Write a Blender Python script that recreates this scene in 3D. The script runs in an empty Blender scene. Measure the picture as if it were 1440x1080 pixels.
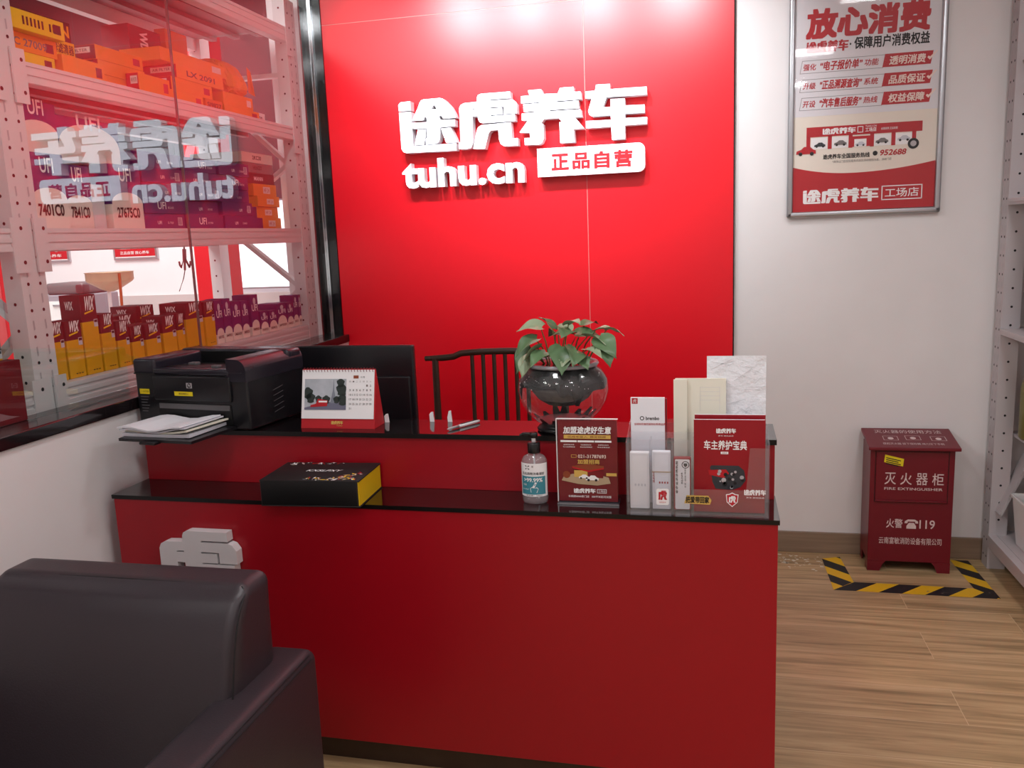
import bpy, math, random
from mathutils import Matrix, Vector
from mathutils.geometry import tessellate_polygon
C = bpy.context.scene.collection
SC = bpy.context.scene
random.seed(7)
R = math.radians

# ---------------------------------------------------------------- camera
cd = bpy.data.cameras.new('camera'); cam = bpy.data.objects.new('camera', cd); C.objects.link(cam)
yaw, pitch, roll = -0.229013, -0.172012, -0.039869
fw = Vector((math.sin(yaw)*math.cos(pitch), math.cos(yaw)*math.cos(pitch), math.sin(pitch)))
rt = fw.cross(Vector((0, 0, 1))).normalized(); up = rt.cross(fw)
rt, up = math.cos(roll)*rt + math.sin(roll)*up, -math.sin(roll)*rt + math.cos(roll)*up
cam.matrix_world = Matrix(((rt.x, up.x, -fw.x, 0), (rt.y, up.y, -fw.y, -3.9698), (rt.z, up.z, -fw.z, 1.5), (0, 0, 0, 1)))
cd.sensor_width = 36; cd.sensor_fit = 'HORIZONTAL'; cd.lens = 36*1197.377/1440; cd.clip_start = .05
SC.camera = cam

# ---------------------------------------------------------------- world, lamps, exposure
w = bpy.data.worlds.new('world'); SC.world = w; w.use_nodes = True
w.node_tree.nodes['Background'].inputs[0].default_value = (.9, .93, 1, 1)
w.node_tree.nodes['Background'].inputs[1].default_value = .25
SC.view_settings.view_transform = 'Standard'; SC.view_settings.look = 'None'
SC.view_settings.gamma = 1; SC.view_settings.use_curve_mapping = False
SC.view_settings.exposure = 0.0
SC.cycles.transparent_max_bounces = 24; SC.cycles.max_bounces = 10
SC.cycles.sample_clamp_indirect = 4
def area(name, loc, size, power, col=(1, 1, 1), rot=(0, 0, 0), shape='SQUARE', size_y=None, spread=180):
    l = bpy.data.lights.new(name, 'AREA'); l.energy = power; l.color = col; l.size = size; l.shape = shape
    if size_y: l.shape = 'RECTANGLE'; l.size_y = size_y
    l.spread = R(spread)
    o = bpy.data.objects.new(name, l); o.location = loc; o.rotation_euler = rot; C.objects.link(o); return o
def spot(name, loc, power, ang, blend, radius, aim, col=(1, 1, 1)):
    l = bpy.data.lights.new(name, 'SPOT'); l.energy = power; l.spot_size = R(ang); l.spot_blend = blend; l.shadow_soft_size = radius; l.color = col
    o = bpy.data.objects.new(name, l); o.location = loc
    o.rotation_euler = (Vector(aim)-Vector(loc)).to_track_quat('-Z', 'Y').to_euler(); C.objects.link(o); return o
COOL = (.94, .97, 1)
for x in (-1.34, -.98, -.60, -.15):                                # row of downlights aimed at the red wall
    spot('wall_washer', (x, -1.10, 2.80), 72, 72, .9, .06, (x*.92-.05, 0, 2.12), COOL)
for x, y in ((-.75, -2.3), (.95, -1.75), (-.75, -4.0), (.8, -3.4), (.75, -5.0)):   # ceiling panels of the room
    area('ceiling_lamp', (x, y, 2.82), .32, 11.5, (.98, .985, 1))
area('workshop_fill', (-2.75, -3.9, 3.3), .8, 60, (1, .98, .97), (R(35), 0, R(-12)))  # unseen light added to brighten the wall strip and rack behind the glass
area('workshop_fill', (-4.6, .9, 3.7), 2.2, 215, (1, .98, .97))  # unseen area lights standing in for the workshop's bright daylight
area('workshop_fill', (-4.2, -2.6, 3.7), 2.0, 140, (1, .98, .97))

# ---------------------------------------------------------------- materials
def lin(h):
    h = h.lstrip('#'); o = []
    for i in (0, 2, 4):
        v = int(h[i:i+2], 16)/255; o.append(v/12.92 if v <= .04045 else ((v+.055)/1.055)**2.4)
    return (*o, 1)
MATS = {}
def mat(name, col, rough=.5, metal=0, ior=1.45, coat=0, emit=None, es=0, vary=.04, scale=6, bump=0, bscale=80, spec=None):
    m = bpy.data.materials.new(name); m.use_nodes = True; nt = m.node_tree; b = nt.nodes['Principled BSDF']
    c = lin(col) if isinstance(col, str) else (*col, 1)
    tc = nt.nodes.new('ShaderNodeTexCoord')
    n = nt.nodes.new('ShaderNodeTexNoise'); n.inputs['Scale'].default_value = scale; n.inputs['Detail'].default_value = 3
    nt.links.new(tc.outputs['Object'], n.inputs['Vector'])
    mx = nt.nodes.new('ShaderNodeMix'); mx.data_type = 'RGBA'
    mx.inputs[6].default_value = tuple(v*(1-vary) for v in c[:3])+(1,); mx.inputs[7].default_value = tuple(min(1, v*(1+vary)) for v in c[:3])+(1,)
    nt.links.new(n.outputs['Fac'], mx.inputs[0]); nt.links.new(mx.outputs[2], b.inputs['Base Color'])
    b.inputs['Roughness'].default_value = rough; b.inputs['Metallic'].default_value = metal; b.inputs['IOR'].default_value = ior
    if spec is not None: b.inputs['Specular IOR Level'].default_value = spec
    if coat: b.inputs['Coat Weight'].default_value = coat; b.inputs['Coat Roughness'].default_value = .12
    if emit: b.inputs['Emission Color'].default_value = lin(emit); b.inputs['Emission Strength'].default_value = es
    if bump:
        n2 = nt.nodes.new('ShaderNodeTexNoise'); n2.inputs['Scale'].default_value = bscale; n2.inputs['Detail'].default_value = 4
        nt.links.new(tc.outputs['Object'], n2.inputs['Vector'])
        bp = nt.nodes.new('ShaderNodeBump'); bp.inputs['Strength'].default_value = bump; bp.inputs['Distance'].default_value = .01
        nt.links.new(n2.outputs['Fac'], bp.inputs['Height']); nt.links.new(bp.outputs[0], b.inputs['Normal'])
    MATS[name] = m; return m
def glassy(name, tint=(1, 1, 1), f0=.08, f1=.7, rough=.0, power=4, haze=0):
    """clear sheet: lets light through and mirrors the room, more so at a grazing view"""
    m = bpy.data.materials.new(name); m.use_nodes = True; nt = m.node_tree; nt.nodes.clear()
    out = nt.nodes.new('ShaderNodeOutputMaterial'); tr = nt.nodes.new('ShaderNodeBsdfTransparent'); gl = nt.nodes.new('ShaderNodeBsdfGlossy')
    tr.inputs[0].default_value = (*tint, 1); gl.inputs['Roughness'].default_value = rough
    lw = nt.nodes.new('ShaderNodeLayerWeight'); lw.inputs[0].default_value = .5
    pw = nt.nodes.new('ShaderNodeMath'); pw.operation = 'POWER'; pw.inputs[1].default_value = power
    ml = nt.nodes.new('ShaderNodeMath'); ml.operation = 'MULTIPLY_ADD'; ml.inputs[1].default_value = f1; ml.inputs[2].default_value = f0; ml.use_clamp = True
    mx = nt.nodes.new('ShaderNodeMixShader')
    nt.links.new(lw.outputs['Facing'], pw.inputs[0]); nt.links.new(pw.outputs[0], ml.inputs[0]); nt.links.new(ml.outputs[0], mx.inputs[0])
    b_ = tr
    if haze:
        df = nt.nodes.new('ShaderNodeBsdfDiffuse'); df.inputs[0].default_value = (.85, .85, .87, 1); m0 = nt.nodes.new('ShaderNodeMixShader'); m0.inputs[0].default_value = haze
        nt.links.new(tr.outputs[0], m0.inputs[1]); nt.links.new(df.outputs[0], m0.inputs[2]); b_ = m0
    nt.links.new(b_.outputs[0], mx.inputs[1]); nt.links.new(gl.outputs[0], mx.inputs[2]); nt.links.new(mx.outputs[0], out.inputs[0])
    MATS[name] = m; return m

# ---------------------------------------------------------------- geometry helpers
_tx = {}
def text_tris(s, bold):
    k = (s, bold)
    if k not in _tx:
        c = bpy.data.curves.new('lettering', 'FONT'); c.body = s; c.size = 1; c.offset = bold; c.resolution_u = 3
        o = bpy.data.objects.new('lettering', c); C.objects.link(o)
        me = bpy.data.meshes.new_from_object(o.evaluated_get(bpy.context.evaluated_depsgraph_get()))
        vs = [v.co.xy[:] for v in me.vertices]; fs = [tuple(p.vertices) for p in me.polygons]
        bpy.data.objects.remove(o); bpy.data.curves.remove(c); bpy.data.meshes.remove(me)
        x0 = min(v[0] for v in vs); x1 = max(v[0] for v in vs); y0 = min(v[1] for v in vs); y1 = max(v[1] for v in vs)
        _tx[k] = ([((x-x0)/(x1-x0), (y-y0)/(y1-y0)) for x, y in vs], fs, (1/(x1-x0), 1/(y1-y0)))
    return _tx[k]
class MB:
    def __init__(s, M=None): s.v = []; s.f = []; s.m = []; s.M = M or Matrix(); s.warp = None; s.sm = set()
    def add(s, vs, fs, m=0, smooth=False):
        o = len(s.v)
        for p in vs:
            p = Vector(p)
            if s.warp: p = Vector(s.warp(p))
            s.v.append(s.M @ p)
        for f in fs:
            if smooth: s.sm.add(len(s.f))
            s.f.append([i+o for i in f]); s.m.append(m)
        return s
    def box(s, x0, y0, z0, x1, y1, z1, m=0, ms=None):
        """ms: material of (bottom, top, front -y, right +x, back +y, left -x)"""
        vs = [(x0, y0, z0), (x1, y0, z0), (x1, y1, z0), (x0, y1, z0), (x0, y0, z1), (x1, y0, z1), (x1, y1, z1), (x0, y1, z1)]
        fs = [(3, 2, 1, 0), (4, 5, 6, 7), (0, 1, 5, 4), (1, 2, 6, 5), (2, 3, 7, 6), (3, 0, 4, 7)]
        if ms: [s.add([vs[k] for k in f], [(0, 1, 2, 3)], ms[i]) for i, f in enumerate(fs)]
        else: s.add(vs, fs, m)
        return s
    def rbox(s, x0, y0, z0, x1, y1, z1, r=.01, m=0, k=3, n=1, bulge=(0, 0, 0)):
        h = Vector(((x1-x0)/2, (y1-y0)/2, (z1-z0)/2)); c = Vector(((x1+x0)/2, (y1+y0)/2, (z1+z0)/2)); r = min(r, *h)
        def ts(a):
            t = [-a+r*i/k for i in range(k+1)]; i0, i1 = -a+r, a-r
            t += [i0+(i1-i0)*i/n for i in range(1, n)]; t += [i1+r*i/k for i in range(k+1)]
            o = []
            for q in t:
                if not o or q-o[-1] > 1e-7: o.append(q)
            return o
        idx = {}; vs = []; fs = []
        def pt(p):
            key = tuple(round(q, 6) for q in p)
            if key not in idx:
                p = Vector(p); inn = Vector([max(-(h[i]-r), min(h[i]-r, p[i])) for i in range(3)]); d = p-inn
                q = inn + d.normalized()*r if d.length > 1e-9 else p
                u = [p[i]/h[i] for i in range(3)]
                for i in range(3):
                    if bulge[i] and abs(abs(u[i])-1) < 1e-6:
                        j, l = (i+1) % 3, (i+2) % 3
                        q[i] += math.copysign(bulge[i]*(1-u[j]**2)*(1-u[l]**2), u[i])
                idx[key] = len(vs); vs.append(q+c)
            return idx[key]
        for ax in range(3):
            a, b = (ax+1) % 3, (ax+2) % 3
            A, B = ts(h[a]), ts(h[b])
            for sg in (-1, 1):
                for i in range(len(A)-1):
                    for j in range(len(B)-1):
                        q = []
                        for (ii, jj) in ((i, j), (i+1, j), (i+1, j+1), (i, j+1)):
                            p = [0, 0, 0]; p[ax] = sg*h[ax]; p[a] = A[ii]; p[b] = B[jj]; q.append(pt(p))
                        fs.append(q if sg > 0 else q[::-1])
        return s.add(vs, fs, m, True)
    def lathe(s, prof, n=32, m=0, c=(0, 0, 0), sy=1, smooth=True, ms=None):
        vs = []; fs = []; ff = []
        for r, z in prof:
            for i in range(n):
                a = 2*math.pi*i/n; vs.append((c[0]+r*math.cos(a), c[1]+r*sy*math.sin(a), c[2]+z))
        o = len(s.v); s.add(vs, [], m)
        for j in range(len(prof)-1):
            for i in range(n):
                k = (i+1) % n
                if smooth: s.sm.add(len(s.f))
                s.f.append([o+j*n+i, o+j*n+k, o+(j+1)*n+k, o+(j+1)*n+i]); s.m.append(ms[j] if ms else m)
        for j, fl in ((0, True), (len(prof)-1, False)):
            if prof[j][0] > 1e-6:
                q = [o+j*n+i for i in range(n)]; s.f.append(q[::-1] if fl else q); s.m.append(ms[min(j, len(prof)-2)] if ms else m)
        return s
    def tube(s, path, r, n=8, m=0, cap=True):
        P = [Vector(p) for p in path]; rs = r if isinstance(r, (list, tuple)) else [r]*len(P); vs = []
        for i, p in enumerate(P):
            t = (P[min(i+1, len(P)-1)]-P[max(i-1, 0)]).normalized()
            a = t.cross(Vector((0, 0, 1)) if abs(t.z) < .9 else Vector((1, 0, 0))).normalized(); b = t.cross(a)
            for k in range(n):
                q = 2*math.pi*k/n; vs.append(p+(a*math.cos(q)+b*math.sin(q))*rs[i])
        fs = []
        for i in range(len(P)-1):
            for k in range(n):
                l = (k+1) % n; fs.append((i*n+k, i*n+l, (i+1)*n+l, (i+1)*n+k))
        s.add(vs, fs, m, True)
        if cap: s.add([vs[k] for k in range(n)], [tuple(range(n))[::-1]], m); s.add(vs[-n:], [tuple(range(n))], m)
        return s
    def bar(s, a, b, wdt, thk, m=0, upv=(0, 0, 1)):
        a, b = Vector(a), Vector(b); t = (b-a).normalized(); sd = t.cross(Vector(upv)).normalized()*thk/2; u = sd.cross(t).normalized()*wdt/2
        vs = [a-sd-u, a+sd-u, a+sd+u, a-sd+u, b-sd-u, b+sd-u, b+sd+u, b-sd+u]
        return s.add(vs, [(3, 2, 1, 0), (4, 5, 6, 7), (0, 1, 5, 4), (1, 2, 6, 5), (2, 3, 7, 6), (3, 0, 4, 7)], m)
    def shape(s, P, ol, m=0, holes=(), w0=0, w1=None, ms=None):
        """flat outline (w1 None) or prism from w0 to w1 on plane P"""
        loops = [list(ol)]+[list(h) for h in holes]; flat = [p for l in loops for p in l]
        tr = tessellate_polygon([[Vector((p[0], p[1], 0)) for p in l] for l in loops])
        def fix(t):
            a, b, c = (flat[i] for i in t)
            return t if (b[0]-a[0])*(c[1]-a[1])-(b[1]-a[1])*(c[0]-a[0]) > 0 else t[::-1]
        tr = [fix(tuple(t)) for t in tr]; W = w0 if w1 is None else w1
        s.add([P(p[0], p[1], W) for p in flat], tr, m)
        if w1 is not None:
            s.add([P(p[0], p[1], w0) for p in flat], [t[::-1] for t in tr], m if ms is None else ms)
            for l in loops:
                n = len(l); ar = sum(l[i][0]*l[(i+1) % n][1]-l[(i+1) % n][0]*l[i][1] for i in range(n))
                if (ar < 0) == (l is loops[0]): l = l[::-1]
                for i in range(n):
                    a, b = l[i], l[(i+1) % n]
                    s.add([P(*a, w0), P(*b, w0), P(*b, w1), P(*a, w1)], [(0, 1, 2, 3)], m if ms is None else ms)
        return s
    def rect(s, P, u0, v0, u1, v1, m=0, w=.0008, sh=0, r=0):
        if r:
            ol = []
            for cx, cy, a0 in ((u1-r, v1-r, 0), (u0+r, v1-r, 90), (u0+r, v0+r, 180), (u1-r, v0+r, 270)):
                for k in range(5): a = R(a0+k*22.5); ol.append((cx+r*math.cos(a)+sh*(cy+r*math.sin(a)-v0), cy+r*math.sin(a)))
            return s.shape(P, ol, m, (), w)
        d = sh*(v1-v0)
        return s.add([P(u0, v0, w), P(u1, v0, w), P(u1+d, v1, w), P(u0+d, v1, w)], [(0, 1, 2, 3)], m)
    def frame(s, P, u0, v0, u1, v1, t, m=0, w=.0008, sh=0):
        for a in ((u0, v0, u1, v0+t), (u0, v1-t, u1, v1), (u0, v0, u0+t, v1), (u1-t, v0, u1, v1)): s.rect(P, a[0]+sh*(a[1]-v0), a[1], a[2]+sh*(a[1]-v0), a[3], m, w, sh)
        return s
    def text(s, P, t, u0, v0, u1, v1, m=0, w=.0012, bold=.02, sh=0):
        cjk = any(ord(ch) > 0x2e80 for ch in t)
        vs, fs, (ex, ey) = text_tris(t, 0 if cjk else bold)
        sft = [(0, 0)] if not (cjk and bold) else [(i*bold, j*bold) for i in (-1, 0, 1) for j in (-1, 0, 1)] if bold > .032 else [(-bold, -bold), (bold, -bold), (-bold, bold), (bold, bold)]
        for i, (a, b) in enumerate(sft):
            dx, dy = a*ex*.8, b*ey*.8
            s.add([P(u0+(u1-u0)*(x+dx)+sh*(v1-v0)*y, v0+(v1-v0)*(y+dy), w+.00002*i) for x, y in vs], fs, m)
        return s
    def disc(s, P, u, v, r, m=0, w=.0008, n=12, ry=None):
        return s.add([P(u+r*math.cos(2*math.pi*i/n), v+(ry or r)*math.sin(2*math.pi*i/n), w) for i in range(n)], [tuple(range(n))], m)
    def logo(s, P, u0, v0, u1, v1, m=0, w=.0012, sh=0, keys=('tu', 'hu', 'yang', 'che')):
        pts = [p for k in keys for ol, h in LOGO[k] for p in ol]
        x0 = min(p[0] for p in pts); x1 = max(p[0] for p in pts); y0 = min(p[1] for p in pts); y1 = max(p[1] for p in pts)
        f = lambda p: (u0+(u1-u0)*(p[0]-x0)/(x1-x0)+sh*(v1-v0)*(p[1]-y0)/(y1-y0), v0+(v1-v0)*(p[1]-y0)/(y1-y0))
        for k in keys:
            for ol, hs in LOGO[k]: s.shape(P, [f(p) for p in ol], m, [[f(p) for p in h] for h in hs], w)
        return s
PF = lambda y: (lambda u, v, w: (u, y-w, v))            # upright plane facing the camera side (-Y)
PX = lambda x: (lambda u, v, w: (x+w, u, v))            # upright plane facing +X
PL = lambda x: (lambda u, v, w: (x-w, -u, v))           # upright plane facing -X
PZ = lambda z: (lambda u, v, w: (u, v, z+w))            # level plane facing up
TM = {}
def thing(name, label, cat, loc=(0, 0, 0), rz=0, group=None, kind=None):
    o = bpy.data.objects.new(name, None); C.objects.link(o); o.empty_display_size = .05
    o.location = loc; o.rotation_euler = (0, 0, rz); TM[o.name] = Matrix.Translation(loc) @ Matrix.Rotation(rz, 4, 'Z')
    if kind: o['kind'] = kind
    else: o['label'] = label; o['category'] = cat
    if group: o['group'] = group
    return o
def build(name, mb, mats, parent=None, label=None, bevel=0, seg=2, local=False, kind=None, cat=None, group=None):
    mats = [MATS[m] if isinstance(m, str) else m for m in (mats if isinstance(mats, (list, tuple)) else [mats])]
    if parent is not None: T = TM[parent.name]
    else:
        xs = [v.x for v in mb.v]; ys = [v.y for v in mb.v]
        T = Matrix.Translation(((min(xs)+max(xs))/2, (min(ys)+max(ys))/2, min(v.z for v in mb.v)))
    Ti = Matrix() if local else T.inverted()
    me = bpy.data.meshes.new(name); me.from_pydata([Ti @ v for v in mb.v], [], mb.f)
    for m in mats: me.materials.append(m)
    for i, p in enumerate(me.polygons): p.material_index = mb.m[i]; p.use_smooth = i in mb.sm
    me.update()
    o = bpy.data.objects.new(name, me); C.objects.link(o)
    if parent is not None: o.parent = parent; TM[o.name] = T
    else: o.location = T.translation; TM[o.name] = T
    if bevel:
        b = o.modifiers.new('bevel', 'BEVEL'); b.width = bevel; b.segments = seg; b.limit_method = 'ANGLE'; b.angle_limit = R(40)
    if label: o['label'] = label
    if cat: o['category'] = cat
    if group: o['group'] = group
    if kind: o['kind'] = kind
    return o
# outlines of the four shop-sign characters, millimetres on the wall
LOGO={'tu':[([(-1392,2116),(-1381,2127),(-1333,2129),(-1334,2088),(-1391,2087)],[]),([(-1391,2082),(-1333,2082),(-1330,1928),(-1123,1929),(-1124,1897),(-1367,1899),(-1381,1905),(-1389,1919)],[]),([(-1289,2118),(-1281,2128),(-1268,2132),(-1192,2133),(-1179,2130),(-1166,2120),(-1141,2092),(-1125,2062),(-1118,2042),(-1180,2041),(-1186,2053),(-1192,2056),(-1199,2051),(-1194,2036),(-1124,2034),(-1125,2005),(-1196,2004),(-1199,1957),(-1205,1942),(-1217,1933),(-1269,1931),(-1268,1957),(-1260,1961),(-1260,2002),(-1328,2006),(-1329,2032),(-1259,2031),(-1258,2053),(-1268,2054),(-1274,2041),(-1330,2041),(-1316,2066),(-1300,2094)],[[(-1236,2086),(-1224,2102),(-1216,2103),(-1208,2085)]]),([(-1192,1998),(-1146,2000),(-1118,1933),(-1171,1933)],[]),([(-1304,2001),(-1264,1999),(-1269,1965),(-1278,1932),(-1324,1932)],[])],'hu':[([(-1101,2081),(-1094,2095),(-1078,2102),(-1016,2104),(-1016,2121),(-1011,2132),(-998,2137),(-861,2137),(-860,2109),(-953,2109),(-953,2104),(-858,2103),(-846,2099),(-833,2082),(-833,2042),(-893,2042),(-893,2074),(-955,2075),(-955,2070),(-901,2070),(-901,2042),(-955,2042),(-955,2037),(-844,2038),(-843,2009),(-993,2009),(-1008,2014),(-1014,2026),(-1015,2040),(-1041,2041),(-1044,1924),(-1054,1904),(-1078,1900),(-1112,1902),(-1111,1931),(-1102,1931)],[[(-1041,2075),(-1015,2076),(-1015,2072),(-1041,2071)]]),([(-1000,2001),(-863,2004),(-861,1934),(-834,1934),(-834,1901),(-898,1902),(-914,1913),(-921,1934),(-922,1975),(-956,1975),(-967,1965),(-989,1896),(-1043,1899),(-1023,1978),(-1016,1992)],[])],'yang':[([(-780,2136),(-720,2136),(-711,2115),(-646,2113),(-635,2136),(-574,2136),(-575,2115),(-543,2113),(-541,2081),(-651,2081),(-654,2076),(-554,2076),(-553,2044),(-683,2045),(-685,2040),(-545,2038),(-541,2007),(-572,2006),(-532,1956),(-578,1956),(-575,1900),(-640,1900),(-642,1990),(-630,1990),(-644,2008),(-711,2008),(-725,1991),(-715,1987),(-714,1925),(-724,1905),(-740,1899),(-802,1901),(-803,1931),(-776,1931),(-778,1954),(-825,1957),(-785,2006),(-812,2009),(-812,2038),(-755,2040),(-753,2045),(-802,2045),(-803,2077),(-724,2078),(-724,2082),(-812,2082),(-813,2113),(-773,2113)],[])],'che':[([(-475,2137),(-414,2136),(-416,2114),(-256,2113),(-255,2080),(-430,2082),(-447,2040),(-413,2039),(-413,2072),(-351,2071),(-350,2041),(-266,2039),(-265,2006),(-351,2007),(-351,1988),(-255,1986),(-256,1957),(-352,1958),(-352,1900),(-410,1900),(-412,1956),(-523,1956),(-523,1987),(-412,1985),(-414,2005),(-495,2005),(-507,2012),(-512,2028),(-496,2080),(-523,2083),(-522,2112),(-480,2112)],[])]}
# ---------------------------------------------------------------- material set
mat('wall_paint', '#e6e2e2', .55, bump=.02, bscale=120); mat('pillar_paint', '#eceaec', .6)
mat('red_panel', (.78, .003, .014), .34, ior=1.5, vary=.03, scale=1.2)
mat('joint_pink', '#e08a86', .5); mat('red_desk', (.34, .002, .010), .34, ior=1.45, vary=.05, scale=1.5)
mat('black_glass', '#120c0e', .05, ior=2.3, vary=.02)
mat('black_edge', '#0c090a', .3, ior=1.4); mat('black_stone', '#1d1719', .10, ior=1.6, vary=.3, scale=40)
mat('black_trim', '#0d0e10', .12, ior=1.6)
mat('chrome', '#c8ccd0', .18, 1); mat('alu', '#b6b8bc', .34, 1, vary=.02)
mat('ceiling', '#dcd8d6', .8); mat('dark_ceiling', '#37343a', .9)
mat('steel_white', '#d8d2d4', .42, vary=.03); mat('rack_white_dim', '#bdb6b8', .45); mat('deck_dark', '#6a5f64', .5); mat('steel_gray', '#b3adb0', .45, vary=.05); mat('hole', '#1c181b', .8)  # right rack's white steel has its dim corner put into the colour
mat('glowing_white', '#f4f6fc', .35, emit='#e6eeff', es=1.1); mat('sign_side', '#e9e6ea', .4); mat('sign_red', '#c8202c', .4)  # glow added to the white fronts to brighten letters and their reflection
mat('plastic_black', '#17161a', .30, vary=.1, bump=.03, bscale=400); mat('plastic_dark', '#0c0c0e', .4); mat('plastic_gray', '#5d5a5c', .4)
mat('plastic_satin', '#25212a', .22)
mat('paper', '#e9e8ee', .7); mat('paper_warm', '#e6e2d2', .7); mat('paper_shade', '#c9c8d0', .75)
mat('white_card', '#eceaec', .5); mat('yellow_sticker', '#e6cf1c', .5); mat('ink', '#1a1618', .6); mat('ink_gray', '#77706f', .6)
mat('print_white', '#f1eeee', .5); mat('print_red', '#b5121f', .45); mat('print_dark_red', '#77121c', .45); mat('gold', '#d7b25c', .4, .2)
mat('maroon_box', '#4b1420', .5); mat('yellow_box', '#e3a30d', .5, vary=.06); mat('yellow_line', '#f4c21c', .5)
mat('purple_box', '#3c1c66', .5); mat('peach', '#efd9cf', .6); mat('orange_box', '#f08a1c', .5, vary=.06); mat('orange_dark', '#d8700f', .5)
mat('yellow_pack', '#eec31d', .5, vary=.05); mat('gray_box', '#7b757b', .6); mat('dark_box', '#2a2428', .5); mat('white_label', '#f2efee', .6)
mat('leather', '#322a2f', .40, vary=.08, scale=3, bump=.06, bscale=260); mat('stitch', '#151013', .6)
mat('wood_dark', '#3d2b22', .4, vary=.35, scale=14)
mat('leaf', '#587350', .38, vary=.28, scale=9); mat('leaf_pale', '#8f9f80', .38, vary=.2, scale=9); mat('stem', '#5b6b3a', .5); mat('soil', '#1c1614', .9, vary=.5, scale=60, bump=.6, bscale=90)
mat('glaze', '#0b0a0c', .3, ior=1.45); mat('rim_gray', '#a8a6ac', .3); mat('root_gray', '#6a6360', .8, vary=.4, scale=50)
mat('cabinet_red', '#6e0c1f', .32, vary=.10, scale=5); mat('cabinet_dark', '#3a0910', .5); mat('faded_white', '#dcc7c6', .6, vary=.2, scale=60)
mat('teal', '#3e8797', .45); mat('pump_black', '#141214', .3)
mat('olive_plastic', '#76713f', .3, vary=.15); mat('brown_plastic', '#47252a', .4); mat('bin_white', '#e4e3e2', .35)
mat('book_red', '#940e1d', .28); mat('sticker_red', '#b8182a', .4)
mat('oil_tan', '#b39a7c', .4); mat('copper', '#a8502a', .35, .5); mat('lift_red', '#c0141f', .4); mat('trolley_gray', '#8b8a92', .4); mat('dado', '#c5bcbb', .7)
mat('sky_gray', '#aeb3bb', .6, vary=.3, scale=30); mat('tree_dark', '#2c3532', .7, vary=.4, scale=80); mat('road', '#6c6c80', .6); mat('tower', '#7b808c', .6)
mat('brown_roof', '#8a3f22', .5); mat('cream', '#e8ddd0', .5, vary=.03); mat('poster_sky', '#dedade', .45); mat('glass_dark', '#34363c', .3)
mat('tape_yellow', '#e8b818', .5); mat('yellow_paper', '#d9b310', .5, vary=.04)
glassy('partition_glass', (.98, 1, .99), .155, 1.0); glassy('partition_glass_rear', (.98, 1, .99), .015, .15); glassy('acrylic', (.96, .96, .97), .02, .25, .02); glassy('acrylic_milky', (.96, .96, .97), .03, .30, .02, haze=.04); glassy('bowl_glass', (.95, .95, .94), .035, .5, .01, 3, haze=.03)
glassy('clear_plastic', (.9, .9, .93), .06, .5, .05, 3, haze=.16); glassy('poster_film', (1, 1, 1), .012, .25, .03)
FXO = 0
def floor_mat():
    m = bpy.data.materials.new('wood_floor'); m.use_nodes = True; nt = m.node_tree; L = nt.links.new; b = nt.nodes['Principled BSDF']
    N = lambda t: nt.nodes.new('ShaderNode'+t)
    tc = N('TexCoord'); mp = N('Mapping'); L(tc.outputs['Object'], mp.inputs[0])
    bk = N('TexBrick'); L(mp.outputs[0], bk.inputs[0]); mp.inputs['Location'].default_value = (-1.105+12+FXO, .446+.205*20, 0)
    bk.offset = .3; bk.inputs['Scale'].default_value = 1; bk.inputs['Mortar Size'].default_value = .0012; bk.inputs['Mortar Smooth'].default_value = .3
    bk.inputs['Brick Width'].default_value = 1.2; bk.inputs['Row Height'].default_value = .205
    bk.inputs[1].default_value = (0, 0, 0, 1); bk.inputs[2].default_value = (1, 1, 1, 1); bk.inputs[3].default_value = (.5, .5, .5, 1)
    m2 = N('Mapping'); L(tc.outputs['Object'], m2.inputs[0]); m2.inputs['Scale'].default_value = (1.1, 22, 1)
    ad = N('VectorMath'); ad.operation = 'ADD'; L(m2.outputs[0], ad.inputs[0])
    sc = N('VectorMath'); sc.operation = 'SCALE'; sc.inputs['Scale'].default_value = 7; L(bk.outputs['Color'], sc.inputs[0]); L(sc.outputs[0], ad.inputs[1])
    n = N('TexNoise'); n.inputs['Scale'].default_value = 1.6; n.inputs['Detail'].default_value = 8; n.inputs['Roughness'].default_value = .62; n.inputs['Distortion'].default_value = .6; L(ad.outputs[0], n.inputs[0])
    cr = N('ValToRGB'); L(n.outputs['Fac'], cr.inputs[0]); e = cr.color_ramp.elements
    e[0].position = .28; e[0].color = lin('#86704f'); e[1].position = .74; e[1].color = lin('#d4b78d')
    x = cr.color_ramp.elements.new(.5); x.color = lin('#b89a72')
    hu = N('HueSaturation'); L(cr.outputs[0], hu.inputs['Color'])
    vv = N('MapRange'); L(bk.outputs['Color'], vv.inputs[0]); vv.inputs[3].default_value = .90; vv.inputs[4].default_value = 1.1; L(vv.outputs[0], hu.inputs['Value'])
    mx = N('Mix'); mx.data_type = 'RGBA'; L(bk.outputs['Fac'], mx.inputs[0]); L(hu.outputs[0], mx.inputs[6]); mx.inputs[7].default_value = lin('#d6bd98')
    L(mx.outputs[2], b.inputs['Base Color']); b.inputs['Roughness'].default_value = .34; b.inputs['IOR'].default_value = 1.4
    MATS['wood_floor'] = m
floor_mat()
def skirting_mat():
    m = mat('skirting_wood', '#8a735f', .45); nt = m.node_tree
    n = [x for x in nt.nodes if x.bl_idname == 'ShaderNodeTexNoise'][0]; mp = nt.nodes.new('ShaderNodeMapping'); tc = [x for x in nt.nodes if x.bl_idname == 'ShaderNodeTexCoord'][0]
    nt.links.new(tc.outputs['Object'], mp.inputs[0]); mp.inputs['Scale'].default_value = (.4, 1, 9); nt.links.new(mp.outputs[0], n.inputs['Vector'])
    mx = [x for x in nt.nodes if x.bl_idname == 'ShaderNodeMix'][0]; mx.inputs[6].default_value = lin('#6e5a4a'); mx.inputs[7].default_value = lin('#a28a74')
skirting_mat()
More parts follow.
